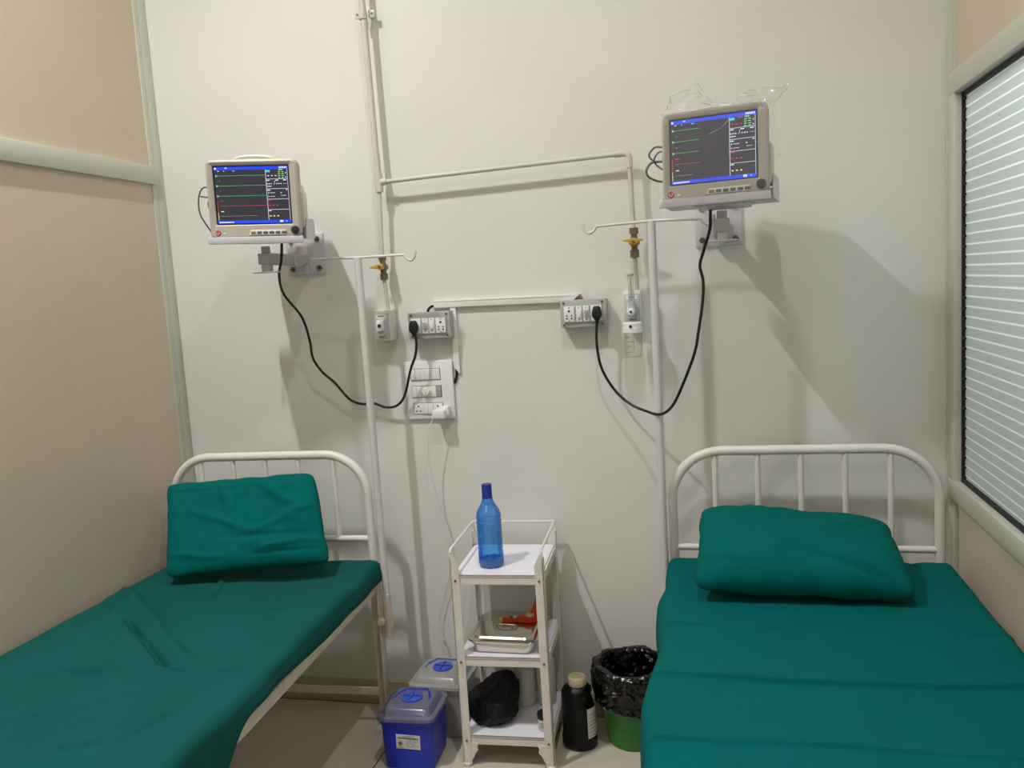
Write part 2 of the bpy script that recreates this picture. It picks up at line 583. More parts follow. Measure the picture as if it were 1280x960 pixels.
def mattress(label, x, y, rz, wl, wr, length, z0, z1, hang_l, hang_r, disp, edge=None, cloth='teal', rc=.035, nu=120, nv=640):
    """sheet-covered mattress; hang_l / hang_r: how far the sheet falls on each side, as functions of the distance from the head"""
    t = thing('mattress', label, 'mattress', (x, y, 0), rz)
    MB().box2((-wl + .02, -length + .02, z0), (wr - .02, -.02, z1 - .03), .02).build('core', 'foam', t)
    rows = []
    for j in range(nv + 1):
        v = -length * j / nv
        d = -v
        el = -wl + (edge(d)[0] if edge else 0)
        er = wr + (edge(d)[1] if edge else 0)
        # rounded head end: the top dips towards the headboard
        dip = .0
        if d < rc:
            dip = rc - math.sqrt(max(0, rc * rc - (rc - d) ** 2))
        if d > length - rc:
            dip = rc - math.sqrt(max(0, rc * rc - (d - length + rc) ** 2))
        hl, hr = hang_l(d), hang_r(d)
        prof = []
        for i in range(9):
            k = i / 8
            prof.append((el - .004 * math.sin(k * PI), z1 - rc - hl * (1 - k), 0))
        for i in range(1, 7):
            a = PI - PI / 2 * i / 6
            prof.append((el + rc + rc * math.cos(a), z1 - rc + rc * math.sin(a), i / 6))
        for i in range(1, nu):
            prof.append((el + rc + (er - el - 2 * rc) * i / nu, z1, 1))
        for i in range(0, 7):
            a = PI / 2 - PI / 2 * i / 6
            prof.append((er - rc + rc * math.cos(a), z1 - rc + rc * math.sin(a), 1 - i / 6))
        for i in range(1, 9):
            k = i / 8
            prof.append((er + .004 * math.sin(k * PI), z1 - rc - hr * k, 0))
        row = []
        for px, pz, top in prof:
            dz, dx = disp(px, d)
            s = 1 if px > (el + er) / 2 else -1
            wob = noise.noise(Vector((px * 3, d * 9, pz * 7))) * .006 * (1 - top)
            row.append(Vector((px + dx + s * wob, v, pz - dip * (.3 + .7 * top) + dz * top)))
        rows.append(row)
    b = MB()
    b.grid(rows)
    # close the ends
    for row in (rows[0], rows[-1]):
        k = len(b.v)
        low = [Vector((p.x, p.y, z0 + .003)) if p.z > z0 + .003 else p.copy() for p in row]
        b.v += [p.copy() for p in row] + low
        n = len(row)
        for i in range(n - 1):
            b.f.append([k + i, k + i + 1, k + n + i + 1, k + n + i]); b.m.append(0)
    o = b.build('bed_sheet', cloth, t, smooth=1.2)
    sd = o.modifiers.new('thick', 'SOLIDIFY'); sd.thickness = .002; sd.offset = -1
    return t


def ridge(p, a, b, w_, amp):
    """fold along a segment a-b: height at p=(x,d)"""
    ax, ay = a; bx, by = b
    dx, dy = bx - ax, by - ay
    L2 = dx * dx + dy * dy
    t = ((p[0] - ax) * dx + (p[1] - ay) * dy) / L2
    tc = max(0, min(1, t))
    qx, qy = ax + dx * tc, ay + dy * tc
    ln = math.sqrt(L2)
    dist = ((p[0] - ax) * -dy + (p[1] - ay) * dx) / ln
    end = max(0, abs(t - .5) - .5) * ln
    fade = math.sin(PI * max(0, min(1, t))) ** .6
    return amp * math.exp(-(dist / w_) ** 2) * math.exp(-(end / w_) ** 2) * (.25 + .75 * fade)


def lip(p, a, b, wide, amp, sgn):
    """ironed pleat: rises slowly to an edge, then drops steeply on the side of sgn"""
    ax, ay = a; bx, by = b
    dx, dy = bx - ax, by - ay
    ln = math.sqrt(dx * dx + dy * dy)
    t = ((p[0] - ax) * dx + (p[1] - ay) * dy) / ln / ln
    if t < 0 or t > 1:
        return 0
    dist = sgn * ((p[0] - ax) * -dy + (p[1] - ay) * dx) / ln
    if dist < 0:
        return amp * math.exp(dist / wide)
    return amp * (1 - sm(dist, 0, .011))


# ---- right bed
RBX, RBY = .272, -.12
bed('white tubular hospital bed beside the striped frosted window', RBX, RBY, 0, .85, 1.98, .585, 1.041, .703,
    (-.278, -.139, 0, .139, .278), .17, .0165)


def at_z(px, py, z):
    r = ROT @ Vector(((px - 640) / F, -(py - 480) / F, -1))
    return CAM + r * ((z - CAM.z) / r.z)


def disp_r(x, d):
    X, Y = x + RBX, RBY - .02 - d
    z = noise.noise(Vector((X * 2.2, Y * 2.2, 1.3))) * .008 + noise.noise(Vector((X * 6, Y * 7, 4.3))) * .003
    for (p0, p1, w_, amp) in RC:
        z += ridge((X, Y), p0, p1, w_, amp)
    for line in RL:
        z += max(lip((X, Y), p0, p1, w_, amp * (.7 + .5 * noise.noise(Vector((X * 3, 0, amp * 900)))), -1) for (p0, p1, w_, amp) in line)
    return z, 0


def rseg(a, b, w_, amp, z=.667):
    p, q = at_z(*a, z), at_z(*b, z)
    return ((p.x, p.y), (q.x, q.y), w_, amp)


RC = []
for pts, w_, amp in (
    ([(1120, 745), (1150, 725), (1185, 712)], .03, .007),
    ([(1130, 700), (1160, 720), (1150, 745)], .02, -.006),
):
    for a, c in zip(pts, pts[1:]):
        RC.append(rseg(a, c, w_, amp))
RL = []
for pts, w_, amp in (
    ([(790, 778), (980, 789), (1130, 793), (1300, 797)], .016, .011),
    ([(780, 839), (905, 850), (985, 857), (1110, 860), (1300, 864)], .035, .021),
    ([(770, 922), (960, 933), (1120, 942), (1300, 952)], .016, .011),
):
    RL.append([])
    for a, c in zip(pts, pts[1:]):
        RL[-1].append(rseg(a, c, w_, amp, .675))
mattress('mattress under a teal sheet on the bed beside the window', RBX, RBY - .02, 0, .449, .456, 1.93, .59, .678,
         lambda d: .07 + .05 * sm(d, .25, .55) + .03 * math.sin(d * 9) + .10 * sm(d, .7, 1.1), lambda d: .05, disp_r,
         edge=lambda d: (.012 * math.sin(d * 11) * sm(d, .05, .3), 0))

# ---- left bed
LBX, LBY, LRZ = -1.645, -.205, R_(2.75)
bed('narrow white tubular hospital bed against the beige partition', LBX, LBY, LRZ, .785, 1.98, .585, 1.062, .742,
    (-.27, -.137, -.006, .127, .265), .16, .0165)
cL, sL = math.cos(LRZ), math.sin(LRZ)


def to_left(px, py, z=.667):
    p = at_z(px, py, z)
    dx, dy = p.x - LBX, p.y - LBY
    return (cL * dx + sL * dy, -(-sL * dx + cL * dy))     # across, distance from the head


LC = []
for pts, w_, amp in (
    ([(158, 775), (180, 800), (208, 832)], .011, -.017),
    ([(150, 735), (182, 765), (204, 795), (234, 830)], .030, .013),
    ([(135, 742), (150, 765), (162, 795), (185, 826)], .030, .007),
    ([(280, 722), (270, 740), (258, 754)], .012, .010),
    ([(195, 832), (250, 838), (330, 835)], .010, .006),
    ([(0, 905), (80, 893), (150, 866), (240, 852)], .030, .010),
    ([(0, 925), (80, 912), (150, 885)], .030, -.006),
    ([(20, 850), (80, 838), (150, 842)], .012, .007),
    ([(100, 790), (140, 772), (180, 742)], .035, .010),
    ([(60, 940), (140, 925), (230, 880)], .014, .008),
    ([(300, 770), (370, 760), (430, 740)], .03, .005),
    ([(60, 800), (110, 820), (160, 860)], .03, .006),
):
    for a, c in zip(pts, pts[1:]):
        LC.append((to_left(*a), to_left(*c), w_ * .8, amp * 1.45))


def disp_l(x, d):
    z = noise.noise(Vector((x * 2.4, d * 2.4, 7.7))) * .013 + noise.noise(Vector((x * 7, d * 6, 2.1))) * .006
    for (p0, p1, w_, amp) in LC:
        z += ridge((x, d), p0, p1, w_, amp)
    return z, 0


mattress('mattress under a rumpled teal sheet on the bed by the beige partition', LBX, LBY, LRZ, .425, .425, 1.93, .59, .667,
         lambda d: .05, lambda d: .043 + .018 * math.sin(d * 5) * sm(d, .3, .7) + .10 * sm(d, 1.0, 1.25), disp_l,
         edge=lambda d: (-.045 * min(d, 1.4) + .01, .004 * math.sin(d * 8)), cloth='teal_faded')


# ------------------------------------------------------------------ pillows
def pillow(label, bl, br, tl, tr, thick, folds, seed, back=.5, nx=100, nz=72):
    """stuffed pillow between four corners; front bulges towards the room, a soft pinched rim all round"""
    c = (bl + br + tl + tr) / 4
    ex = ((br - bl) + (tr - tl)).normalized()
    ez = ((tl - bl) + (tr - br)).normalized()
    ny = ex.cross(ez).normalized()              # towards the room
    b = MB()

    def pt(u, v, side):
        k = max(0, (1 - abs(u) ** 3.4) * (1 - abs(v) ** 3.2)) ** .40
        inx = .022 * (1 - abs(v) ** 2.4) * abs(u) ** 3
        inz = .030 * (1 - abs(u) ** 2.4) * abs(v) ** 3
        rc_ = .05 * (abs(u) * abs(v)) ** 9        # rounded corners
        U, V = u * (1 - inx - rc_), v * (1 - inz - rc_)
        p = (bl * (1 - U) * (1 - V) + br * (1 + U) * (1 - V) + tl * (1 - U) * (1 + V) + tr * (1 + U) * (1 + V)) / 4 - c
        y = (thick * (1 - back) if side > 0 else -thick * back) * k
        if side > 0:
            f = 0
            for (a0, c0, ww, amp) in folds:
                f += ridge((u, v), a0, c0, ww, amp)
            y += f * min(1, k * 1.6)
        y += noise.noise(Vector((u * 2.2 + seed, v * 2.2, side))) * .010 * k
        y += noise.noise(Vector((u * 7 + seed, v * 5, side + 3))) * .0035 * k
        p += ny * y + ex * noise.noise(Vector((u * 2 + seed, v * 3, 9))) * .005 + ez * noise.noise(Vector((u * 4, v * 2 + seed, 5))) * .006
        return p
    for side in (-1, 1):
        rows = []
        for j in range(nz + 1):
            v = math.sin((j / nz * 2 - 1) * PI / 2)
            rows.append([pt(math.sin((i / nx * 2 - 1) * PI / 2), v, side) for i in range(nx + 1)])
        b.grid(rows)
    o = b.build('pillow', 'teal_dark', None, smooth=1.4)
    bm = bmesh.new(); bm.from_mesh(o.data)
    bmesh.ops.remove_doubles(bm, verts=bm.verts[:], dist=.0004)
    bmesh.ops.recalc_face_normals(bm, faces=bm.faces[:])
    bm.to_mesh(o.data); bm.free()
    o.location = c
    return tag(o, label, 'pillow')


# left: leaning on the headboard; corners measured at the depth where each rests
pillow('teal pillow propped upright against the left headboard', W(208, 724, .52), W(414, 704, .40), W(209, 606, .270), W(394, 590, .262), .105,
       [((-.6, .3), (.1, -.25), .07, .010), ((.1, -.3), (.7, .0), .06, .008), ((-.2, -.35), (.8, -.4), .05, -.008),
        ((.2, -.62), (.95, -.5), .05, .009), ((.1, -.75), (.9, -.72), .04, -.006), ((-.15, .85), (-.1, .1), .06, .008),
        ((-.9, .78), (.3, .72), .03, .006), ((.3, .9), (.7, .2), .08, .01), ((-.9, -.6), (-.2, -.75), .06, .007),
        ((.25, .8), (.05, .1), .06, -.009), ((.4, -.1), (.95, .25), .05, .007)], 1.7)
pillow('plump teal pillow lying below the headboard beside the window', W(867, 735, .585), W(1149, 748, .585), W(874, 639, .235), W(1110, 659, .225), .135,
       [((-.9, .5), (-.1, .3), .08, .008), ((.1, -.35), (.75, -.9), .10, .014), ((.15, -.55), (.7, -.95), .05, -.010),
        ((-.5, .95), (-.3, .5), .07, .008), ((.35, .1), (.9, .0), .08, .008), ((-.7, -.2), (.1, -.3), .15, .006),
        ((.55, -.2), (.95, -.6), .05, .012), ((.2, -.3), (.75, -.85), .04, -.009), ((-.6, .6), (.0, .75), .05, .007), ((-.95, -.5), (-.5, -.7), .05, .008), ((.0, .1), (.6, .35), .05, .006)], 5.2, .38)


# ------------------------------------------------------------------ IV poles
def iv_pole(label, top, bottom, hl, hr, flip, collar):
    t = thing('iv_pole', label, 'iv pole', bottom)
    o = Vector(bottom)
    P = lambda v: Vector(v) - o
    MB().tube([P(bottom), P(top)], .0135, 14).build('pole', 'pole', t)
    b = MB()
    top = P(top)
    for end in (hl, hr):
        e = P(end)
        s = 1 if e.x > top.x else -1
        d = (e - top)
        n = d.normalized()
        q = []
        for k in (0, .5, .86):
            q.append(top + d * k)
        q += [e + Vector((-s * .022, 0, -.001)), e + Vector((-s * .012, 0, -.014)), e + Vector((s * .004, 0, -.020)),
              e + Vector((s * .016, 0, -.012)), e + Vector((s * .021, 0, .002)), e + Vector((s * .021, 0, .011))]
        b.tube(smooth_path(q, 5), .0048, 8)
    b.build('hook_arm', 'pole', t)
    if collar:
        b = MB()
        zc = .0
        b.tube([(0, 0, -.012), (0, 0, .155)], .0165, 14)
        b.build('sleeve', 'worn_metal', t)
        b = MB()
        b.cyl((-.016, -.03, .058), .0155, .02, 'y', 18, bev=.004)
        b.cyl((-.010, -.012, .058), .006, .03, 'y', 10)
        b.build('clamp_knob', 'worn_metal', t)
    return t


iv_pole('white IV pole with hooks standing by the left headboard', W(447, 322, .2), W(487, 792, .2),
        W(374, 325, .2), W(512, 318, .2), 1, True)
pt_, pb_ = W(814, 276, .16), W(832.5, 740, .16)
iv_pole('white IV pole with hooks standing by the right headboard', pt_, pb_, W(737, 284, .16), W(884, 273, .16), 1, False)


# ------------------------------------------------------------------ patient monitors
SCR = dict(
    ground=emit('screen_ground', (52, 50, 62), .8), blue=emit('screen_blue', (20, 70, 235), 1.1), white=emit('screen_white', (230, 232, 255), 1.),
    green=emit('screen_green', (60, 190, 110), .9), red=emit('screen_red', (215, 60, 90), .9), yellow=emit('screen_yellow', (250, 240, 150), 1.),
    cyan=emit('screen_cyan', (60, 220, 250), 1.), dim=emit('screen_dim', (150, 165, 150), .7), dgreen=emit('screen_pale_green', (150, 250, 160), 1.))
SW, SH = .246, .1845


def screen(parent, y, wave, alarm):
    b = MB()

    def rect(u0, v0, u1, v1, m, lift=1):
        x0, x1 = (u0 - .5) * SW, (u1 - .5) * SW
        z0, z1 = (.5 - v1) * SH, (.5 - v0) * SH
        yy = y - .0004 * lift
        b.add([(x0, yy, z0), (x1, yy, z0), (x1, yy, z1), (x0, yy, z1)], [[0, 1, 2, 3]], SCR[m])
    rect(0, 0, 1, 1, 'ground', 0)
    rect(0, 0, 1, .055, 'blue'); rect(0, .945, 1, 1, 'blue')
    rect(.01, .01, .035, .045, 'white', 2); rect(.15, .012, .18, .03, 'white', 2)
    for k in range(5):
        rect(.88 + k * .022, .008, .896 + k * .022, .042, 'white', 2)
    for u, wd in ((.05, .02), (.125, .018), (.25, .03)):
        rect(u, .066, u + wd, .08, 'cyan' if u > .1 else 'white')
    # traces
    for v, m, u1 in ((.155, 'green', wave), (.33, 'green', wave), (.51, 'green', wave), (.685, 'red', wave), (.865, 'dim', wave * .78)):
        rect(.05, v - .004, u1, v + .004, m)
    for v in (.155, .33, .51):
        rect(.018, v - .02, .026, v + .02, 'dgreen'); rect(.026, v - .006, .045, v + .006, 'dgreen')
    for v in (.245, .425):
        rect(.06, v - .008, .075, v + .008, 'dim')
    rect(.012, .605, .018, .79, 'red'); rect(.012, .605, .03, .612, 'red')
    rect(.012, .80, .018, .94, 'yellow'); rect(.012, .87, .03, .877, 'yellow')
    rect(.055, .592, .105, .605, 'red'); rect(.055, .775, .095, .79, 'yellow')
    # number panel
    rect(.692, .055, .698, .945, 'white'); rect(.985, .055, .99, .945, 'white')
    for v in (.225, .395, .578, .762):
        rect(.692, v - .0035, .99, v + .0035, 'white')
    rect(.70, .068, .755, .105, 'cyan')
    if alarm:
        rect(.79, .062, .85, .078, 'red')
    rect(.87, .06, .925, .075, 'dgreen')
    for k in range(3):
        rect(.718 + k * .05, .158, .74 + k * .05, .176, 'red' if alarm else 'white')
    for q in range(4):
        for k in range(2):
            rect(.862 + k * .048, .098 + q * .034, .892 + k * .048, .110 + q * .034, 'dgreen')
    rect(.962, .11, .972, .135, 'white'); rect(.958, .185, .972, .205, 'white')
    for u in (.70, .82, .925):
        rect(u, .240, u + .042, .256, 'white')
    for k in range(3):
        rect(.70 + k * .028, .30, .717 + k * .028, .316, 'white')
        rect(.83 + k * .028, .30, .847 + k * .028, .316, 'white')
        rect(.93 + k * .016, .306, .94 + k * .016, .314, 'white')
    b.add([(.298 * SW, y - .0004, .175 * SH), (.304 * SW, y - .0004, .175 * SH), (.318 * SW, y - .0004, .245 * SH), (.312 * SW, y - .0004, .245 * SH)],
          [[0, 1, 2, 3]], SCR['white'])
    rect(.70, .345, .765, .358, 'white')
    rect(.702, .412, .742, .43, 'white'); rect(.955, .41, .975, .425, 'white')
    for v in (.467, .53):
        rect(.71, v - .008, .725, v + .008, 'white')
        for k in range(4):
            rect(.74 + k * .017, v - .006, .751 + k * .017, v + .006, 'white')
    rect(.88, .46, .897, .476, 'white')
    for k in range(4):
        rect(.885 + k * .017, .512, .897 + k * .017, .522, 'white')
    rect(.70, .592, .745, .607, 'red')
    for k in range(3):
        rect(.712 + k * .05, .678, .735 + k * .05, .696, 'red')
    rect(.70, .776, .74, .79, 'yellow')
    for k in range(3):
        rect(.712 + k * .05, .866, .735 + k * .05, .885, 'yellow')
    rect(.02, .965, .22, .985, 'white', 2); rect(.845, .952, .89, .988, 'white', 2); rect(.925, .958, .945, .982, 'cyan', 2)
    return b.build('screen', None, parent, smooth=0, fixn=False)


def rrect(x0, z0, x1, z1, r, n=5):
    out = []
    for cx, cz, a0 in ((x1 - r, z1 - r, 0), (x0 + r, z1 - r, 90), (x0 + r, z0 + r, 180), (x1 - r, z0 + r, 270)):
        for i in range(n + 1):
            a = R_(a0 + 90 * i / n)
            out.append((cx + r * math.cos(a), cz + r * math.sin(a)))
    return out


def loft(b, rings, cap0=True, cap1=True, m=None):
    n = len(rings[0])
    vs = [p for r in rings for p in r]
    fs = []
    for i in range(len(rings) - 1):
        for k in range(n):
            fs.append([i * n + k, i * n + (k + 1) % n, (i + 1) * n + (k + 1) % n, (i + 1) * n + k])
    if cap0:
        fs.append(list(range(n))[::-1])
    if cap1:
        fs.append([(len(rings) - 1) * n + k for k in range(n)])
    b.add(vs, fs, m)


def monitor(label, pos, yaw, tilt, roll, wave, alarm, wires, wrap=False):
    mtx = Matrix.Translation(pos) @ Matrix.Rotation(R_(yaw), 4, 'Z') @ Matrix.Rotation(R_(tilt), 4, 'X') @ Matrix.Rotation(R_(roll), 4, 'Y')
    t = thing('patient_monitor', label, 'monitor', mtx=mtx)
    x0, x1, z0, z1 = -SW / 2 - .027, SW / 2 + .033, -SH / 2 - .05, SH / 2 + .024
    b = MB()
    ring = lambda g, y, r: [Vector((x, y, z)) for x, z in rrect(x0 + g, z0 + g, x1 - g, z1 - g, r)]
    hole = lambda g, y: [Vector((x, y, z)) for x, z in rrect(-SW / 2 - g, -SH / 2 - g, SW / 2 + g, SH / 2 + g, .004)]
    loft(b, [hole(.004, .004), hole(.004, 0), hole(.008, -.004), ring(.008, -.006, .014), ring(.002, -.002, .018), ring(0, .006, .02), ring(.002, .030, .02)], False, False)
    b.build('front_bezel', 'housing', t)
    b = MB()
    hump = lambda gx, gb, gt, y, r: [Vector((x, y, z)) for x, z in rrect(x0 + gx, z0 + gb, x1 - gx, z1 - gt, r)]
    loft(b, [hump(.004, .004, .004, .029, .02), hump(.006, .005, .006, .055, .022), hump(.022, .006, .03, .085, .03), hump(.034, .006, .055, .12, .03), hump(.042, .006, .068, .25, .03), hump(.05, .012, .078, .262, .03)], True, True)
    b.tube(smooth_path([(-.07, .045, z1 - .006), (-.05, .045, z1 + .007), (.0, .045, z1 + .011), (.05, .045, z1 + .007), (.07, .045, z1 - .006)], 6), .006, 8)
    b.box2((x1 - .012, .03, z0 + .03), (x1 + .004, .09, z0 + .15), .008)
    b.build('housing', 'housing_back', t)
    b = MB()
    loft(b, [[Vector((x, .0035, z)) for x, z in rrect(-SW / 2 - .0035, -SH / 2 - .0035, SW / 2 + .0035, SH / 2 + .0035, .003)],
             [Vector((x, .008, z)) for x, z in rrect(-SW / 2 - .0035, -SH / 2 - .0035, SW / 2 + .0035, SH / 2 + .0035, .003)]])
    b.build('screen_surround', 'bezel', t)
    screen(t, .003, wave, alarm)
    zb = -SH / 2 - .03
    b = MB(); b.cyl((x0 + .027, -.006, zb), .0095, .006, 'y', 20, bev=.002)
    pbt = b.build('power_button', 'red', t)
    MB().tube([(x0 + .027 + .005 * math.cos(a), -.0095, zb + .005 * math.sin(a)) for a in [R_(130 + 280 * i / 14) for i in range(15)]], .0008, 6).build('power_symbol', 'plasticw', pbt)
    MB().box((x0 + .05, -.0065, zb - .002), (.008, .002, .003), .0008).build('status_light', emit('led_green', (150, 240, 150), 1.2), t)
    b = MB()
    b.prism([(-.02, zb - .008), (.105, zb - .008), (.105, zb + .008), (-.012, zb + .008)], -.0085, -.003, bev=.001)
    b.build('key_strip', 'plastic', t)
    for k in range(6):
        MB().box((-.004 + k * .0205, -.009, zb - .001), (.0155, .003, .0085), .001).build('key', 'amber' if k == 0 else 'button', t)
    b = MB()
    b.cyl((x1 - .019, -.012, zb + .006), .0135, .014, 'y', 24, bev=.003)
    b.cyl((x1 - .019, -.0195, zb + .006), .008, .003, 'y', 24, bev=.001)
    b.build('dial', 'knob', t)
    for pts, r in wires:
        MB().tube(smooth_path(pts, 8), r, 8).build('lead', 'wire', t)
    for pz in (-.005, .03, -.04):
        MB().box((x0 - .004, .045, pz), (.012, .012, .012), .002).build('lead_plug', 'knob', t)
    if wrap:
        film(t, x0, x1, z0, z1)
    return t, (x0, x1, z0, z1)


def film(t, x0, x1, z0, z1):
    """loose clear wrap: nearly flat over the front, crumpled round the right side, two stiff flaps standing above the top edge"""
    b = MB()
    N = lambda x, z, q, k: noise.noise(Vector((x * k, z * k, q)))
    rows = []
    nx, nz = 60, 50
    for j in range(nz + 1):
        z = z0 - .012 + (z1 + .006 - z0 + .012) * j / nz
        row = []
        for i in range(nx + 1):
            x = x0 - .006 + (x1 - x0 + .036) * i / nx
            y = -.0235 + N(x, z, 2, 5) * .002
            e = max(0, x - x1) / .03
            if e > 0:
                y += e * .06 + N(x, z, 7, 40) * .016 * e
                x = x1 + .002 + (x - x1) * (.45 + .55 * abs(N(0, z, 3, 18)) * 2)
            if z > z1:
                y += .012
            row.append(Vector((x, y, z)))
        rows.append(row)
    b.grid(rows, 'film')
    for (xa, za_, xb, zb_) in ((-.01, .035, .03, .05), (.03, .05, .055, .075), (x1 - .02, -.04, x1 - .008, -.02), (-.128, -.135, -.10, -.112), (x0 + .004, z0 + .02, x0 + .02, z0 - .006), (x1 - .03, .0, x1 - .01, -.006), (-.05, -.118, -.03, -.132)):
        b.tube([(xa, -.026, za_), ((xa + xb) / 2 + .002, -.0275, (za_ + zb_) / 2), (xb, -.026, zb_)], [.0002, .0007, .0002], 5, 'film_glint')  # folds over the front, their bright streaks painted white

    def flap(base, topl, back, q):
        rows, n, m = [], 44, 22
        def along(pl, k):
            f = k * (len(pl) - 1); i = min(int(f), len(pl) - 2); r = f - i
            return Vector((pl[i][0] * (1 - r) + pl[i + 1][0] * r, 0, pl[i][1] * (1 - r) + pl[i + 1][1] * r))
        for j in range(m + 1):
            v = j / m
            row = []
            for i in range(n + 1):
                p = along(base, i / n).lerp(along(topl, i / n), v)
                c1 = abs(N(p.x, p.z, q, 22)); c2 = N(p.x, p.z, q + 3, 46); c3 = abs(N(p.x * 2 + p.z, p.z, q + 5, 30))
                p.y = -.016 + back * v + (c1 * .030 - c3 * .024) * (.25 + v) + c2 * .008
                p.x += c2 * .004 * v
                p.z += N(p.x, p.z, q + 9, 50) * .004 * v
                row.append(p)
            rows.append(row)
        b.grid(rows, 'film')
        b.tube([p.copy() for p in rows[-1]], .0014, 5, 'film_glint')       # the stiff cut edge, whitened for its bright glint
        rnd = random.Random(int(q * 10))
        for _ in range(8):                      # sharp creases as white tubes, their glint put into the colour
            i, j = rnd.randint(2, n - 12), rnd.randint(4, m - 3)
            di, dj = rnd.choice((1, 1, 2)), rnd.choice((-1, 0, 1, 1))
            pts = []
            for k in range(rnd.randint(4, 9)):
                ii, jj = i + di * k, j + dj * k
                if 0 <= ii <= n and 0 <= jj <= m:
                    pts.append(rows[jj][ii] + Vector((0, -.001, 0)))
            if len(pts) > 2:
                b.tube(pts, [.0004] + [.0013] * (len(pts) - 2) + [.0004], 5, 'film_glint')
    zt = z1 - .004
    flap([(x0 + .002, zt), (x0 + .18, zt)], [(x0 - .004, z1 + .004), (-.132, z1 + .026), (-.118, z1 + .048), (-.080, z1 + .062), (-.043, z1 + .078), (-.022, z1 + .046), (-.008, z1 + .022), (.02, z1 + .004)], .03, 2.3)
    flap([(.045, zt), (x1 + .006, zt - .01)], [(.05, z1 + .006), (.066, z1 + .022), (.086, z1 + .044), (.120, z1 + .040), (.160, z1 + .042), (.195, z1 + .040), (.214, z1 + .046), (.20, z1 + .026), (.172, z1 + .002)], .05, 7.9)
    b.build('plastic_wrap', None, t, smooth=.2, fixn=False)


LX0 = -SW / 2 - .027
wl_ = [([(LX0 - .008, .045, .03), (LX0 - .03, .04, .025), (LX0 - .043, .035, -.01), (LX0 - .04, .03, -.06), (LX0 - .012, .03, -.112), (LX0 + .008, .035, -.138)], .0026),
       ([(LX0 - .008, .045, -.005), (LX0 - .02, .042, -.003), (LX0 - .038, .04, .0)], .0026),
       ([(LX0 - .002, .05, -.008), (LX0 - .016, .05, -.02), (LX0 - .014, .05, -.04), (LX0 - .002, .05, -.055)], .003)]
wr_ = [([(LX0 - .008, .045, .03), (LX0 - .03, .04, .032), (LX0 - .047, .035, .015), (LX0 - .045, .035, .0), (LX0 - .03, .035, -.012)], .0028),
       ([(LX0 - .008, .045, .018), (LX0 - .022, .045, .016), (LX0 - .033, .04, .0), (LX0 - .03, .04, -.018), (LX0 - .012, .045, -.035), (LX0, .05, -.045)], .0026),
       ([(LX0 - .008, .045, -.012), (LX0 - .04, .035, -.014), (LX0 - .056, .03, -.035), (LX0 - .05, .03, -.055), (LX0 - .025, .035, -.07), (LX0, .045, -.074)], .0034)]
MK = 1.0
LM = (CAM + (Vector((-1.471, -.423, 1.992)) - CAM) * MK, 13.0, 4.84, 2.35)
RM = (CAM + (Vector((.019, -.436, 1.998)) - CAM) * MK, -11.39, -3.59, .28)
tL, ext = monitor('bedside patient monitor with bare screen on the left wall bracket', *LM, .69, False, wl_)
tR, _ = monitor('bedside patient monitor loosely wrapped in clear plastic', *RM, .34, True, wr_, True)


# ------------------------------------------------------------------ monitor brackets
def bracket(label, plate_c, mon, box_side):
    pc = Vector(plate_c)
    t = thing('monitor_bracket', label, 'bracket', (pc.x, 0, pc.z))
    x0, x1, z0, z1 = ext
    mt = (Matrix.Translation(mon[0]) @ Matrix.Rotation(R_(mon[1]), 4, 'Z') @ Matrix.Rotation(R_(mon[2]), 4, 'X') @ Matrix.Rotation(R_(mon[3]), 4, 'Y'))
    loc = Matrix.Translation((-pc.x, 0, -pc.z))
    pl = MB().box((0, -.005, 0), (.155, .010, .155), .003).build('wall_plate', 'bracket', t)
    for sx in (-1, 1):
        for sz in (-1, 1):
            b = MB()
            b.cyl((sx * .055, -.013, sz * .055), .011, .008, 'y', 6)
            b.cyl((sx * .055, -.021, sz * .055), .005, .014, 'y', 10)
            b.build('bolt', 'bolt', pl)
    # where the tray's swivel hangs, in the bracket's own space
    sw = loc @ (mt @ Vector((.012, .06, z0 - .022)))
    za = sw.z - .05
    b = MB()
    b.box2((-.016, -.045, za - .05), (.016, -.010, za + .055), .003)
    b.build('wall_post', 'bracket', t)
    # box-section arm from the post to the swivel
    a0, a1 = Vector((0, -.03, za)), Vector((sw.x, sw.y - .02, za))
    d = (a1 - a0)
    ang = math.atan2(d.y, d.x)
    b = MB()
    b.box((d.length / 2, 0, 0), (d.length, .042, .038), .003, mtx=Matrix.Translation(a0) @ Matrix.Rotation(ang, 4, 'Z'))
    b.build('arm', 'bracket_dark', t)
    b = MB()
    b.cyl((sw.x, sw.y, za + .012), .015, .06, 'z', 16)
    b.box((sw.x, sw.y, za - .03), (.03, .03, .03), .003)
    b.box((sw.x, sw.y, za - .046), (.085, .05, .004), .001)
    b.build('swivel', 'bracket_dark', t)
    b = MB()
    rel_m = loc @ mt
    zt = z0 - .0035
    b.box2((x0 - .006, -.012, zt - .004), (x1 + .006, .150, zt), .0015, mtx=rel_m)
    b.box2((x0 - .008, -.016, zt - .014), (x1 + .007, -.008, zt + .010), .003, mtx=rel_m)
    b.box2((x0 - .006, .146, zt - .004), (x1 + .006, .150, zt + .04), .0015, mtx=rel_m)
    b.box2((-.06, .02, zt - .016), (.09, .12, zt - .003), .003, mtx=rel_m)
    for sx in (x0 - .0075, x1 + .0075):
        R2 = rel_m @ Matrix.Translation((sx, 0, 0)) @ Matrix.Rotation(PI / 2, 4, 'Z')
        b.prism([(.03, zt - .004), (.150, zt - .004), (.150, zt + .05), (.135, zt + .064), (.045, zt + .064), (.03, zt + .03)], -.0015, .0015, mtx=R2)
    b.build('tray', 'bracket', t)
    return t


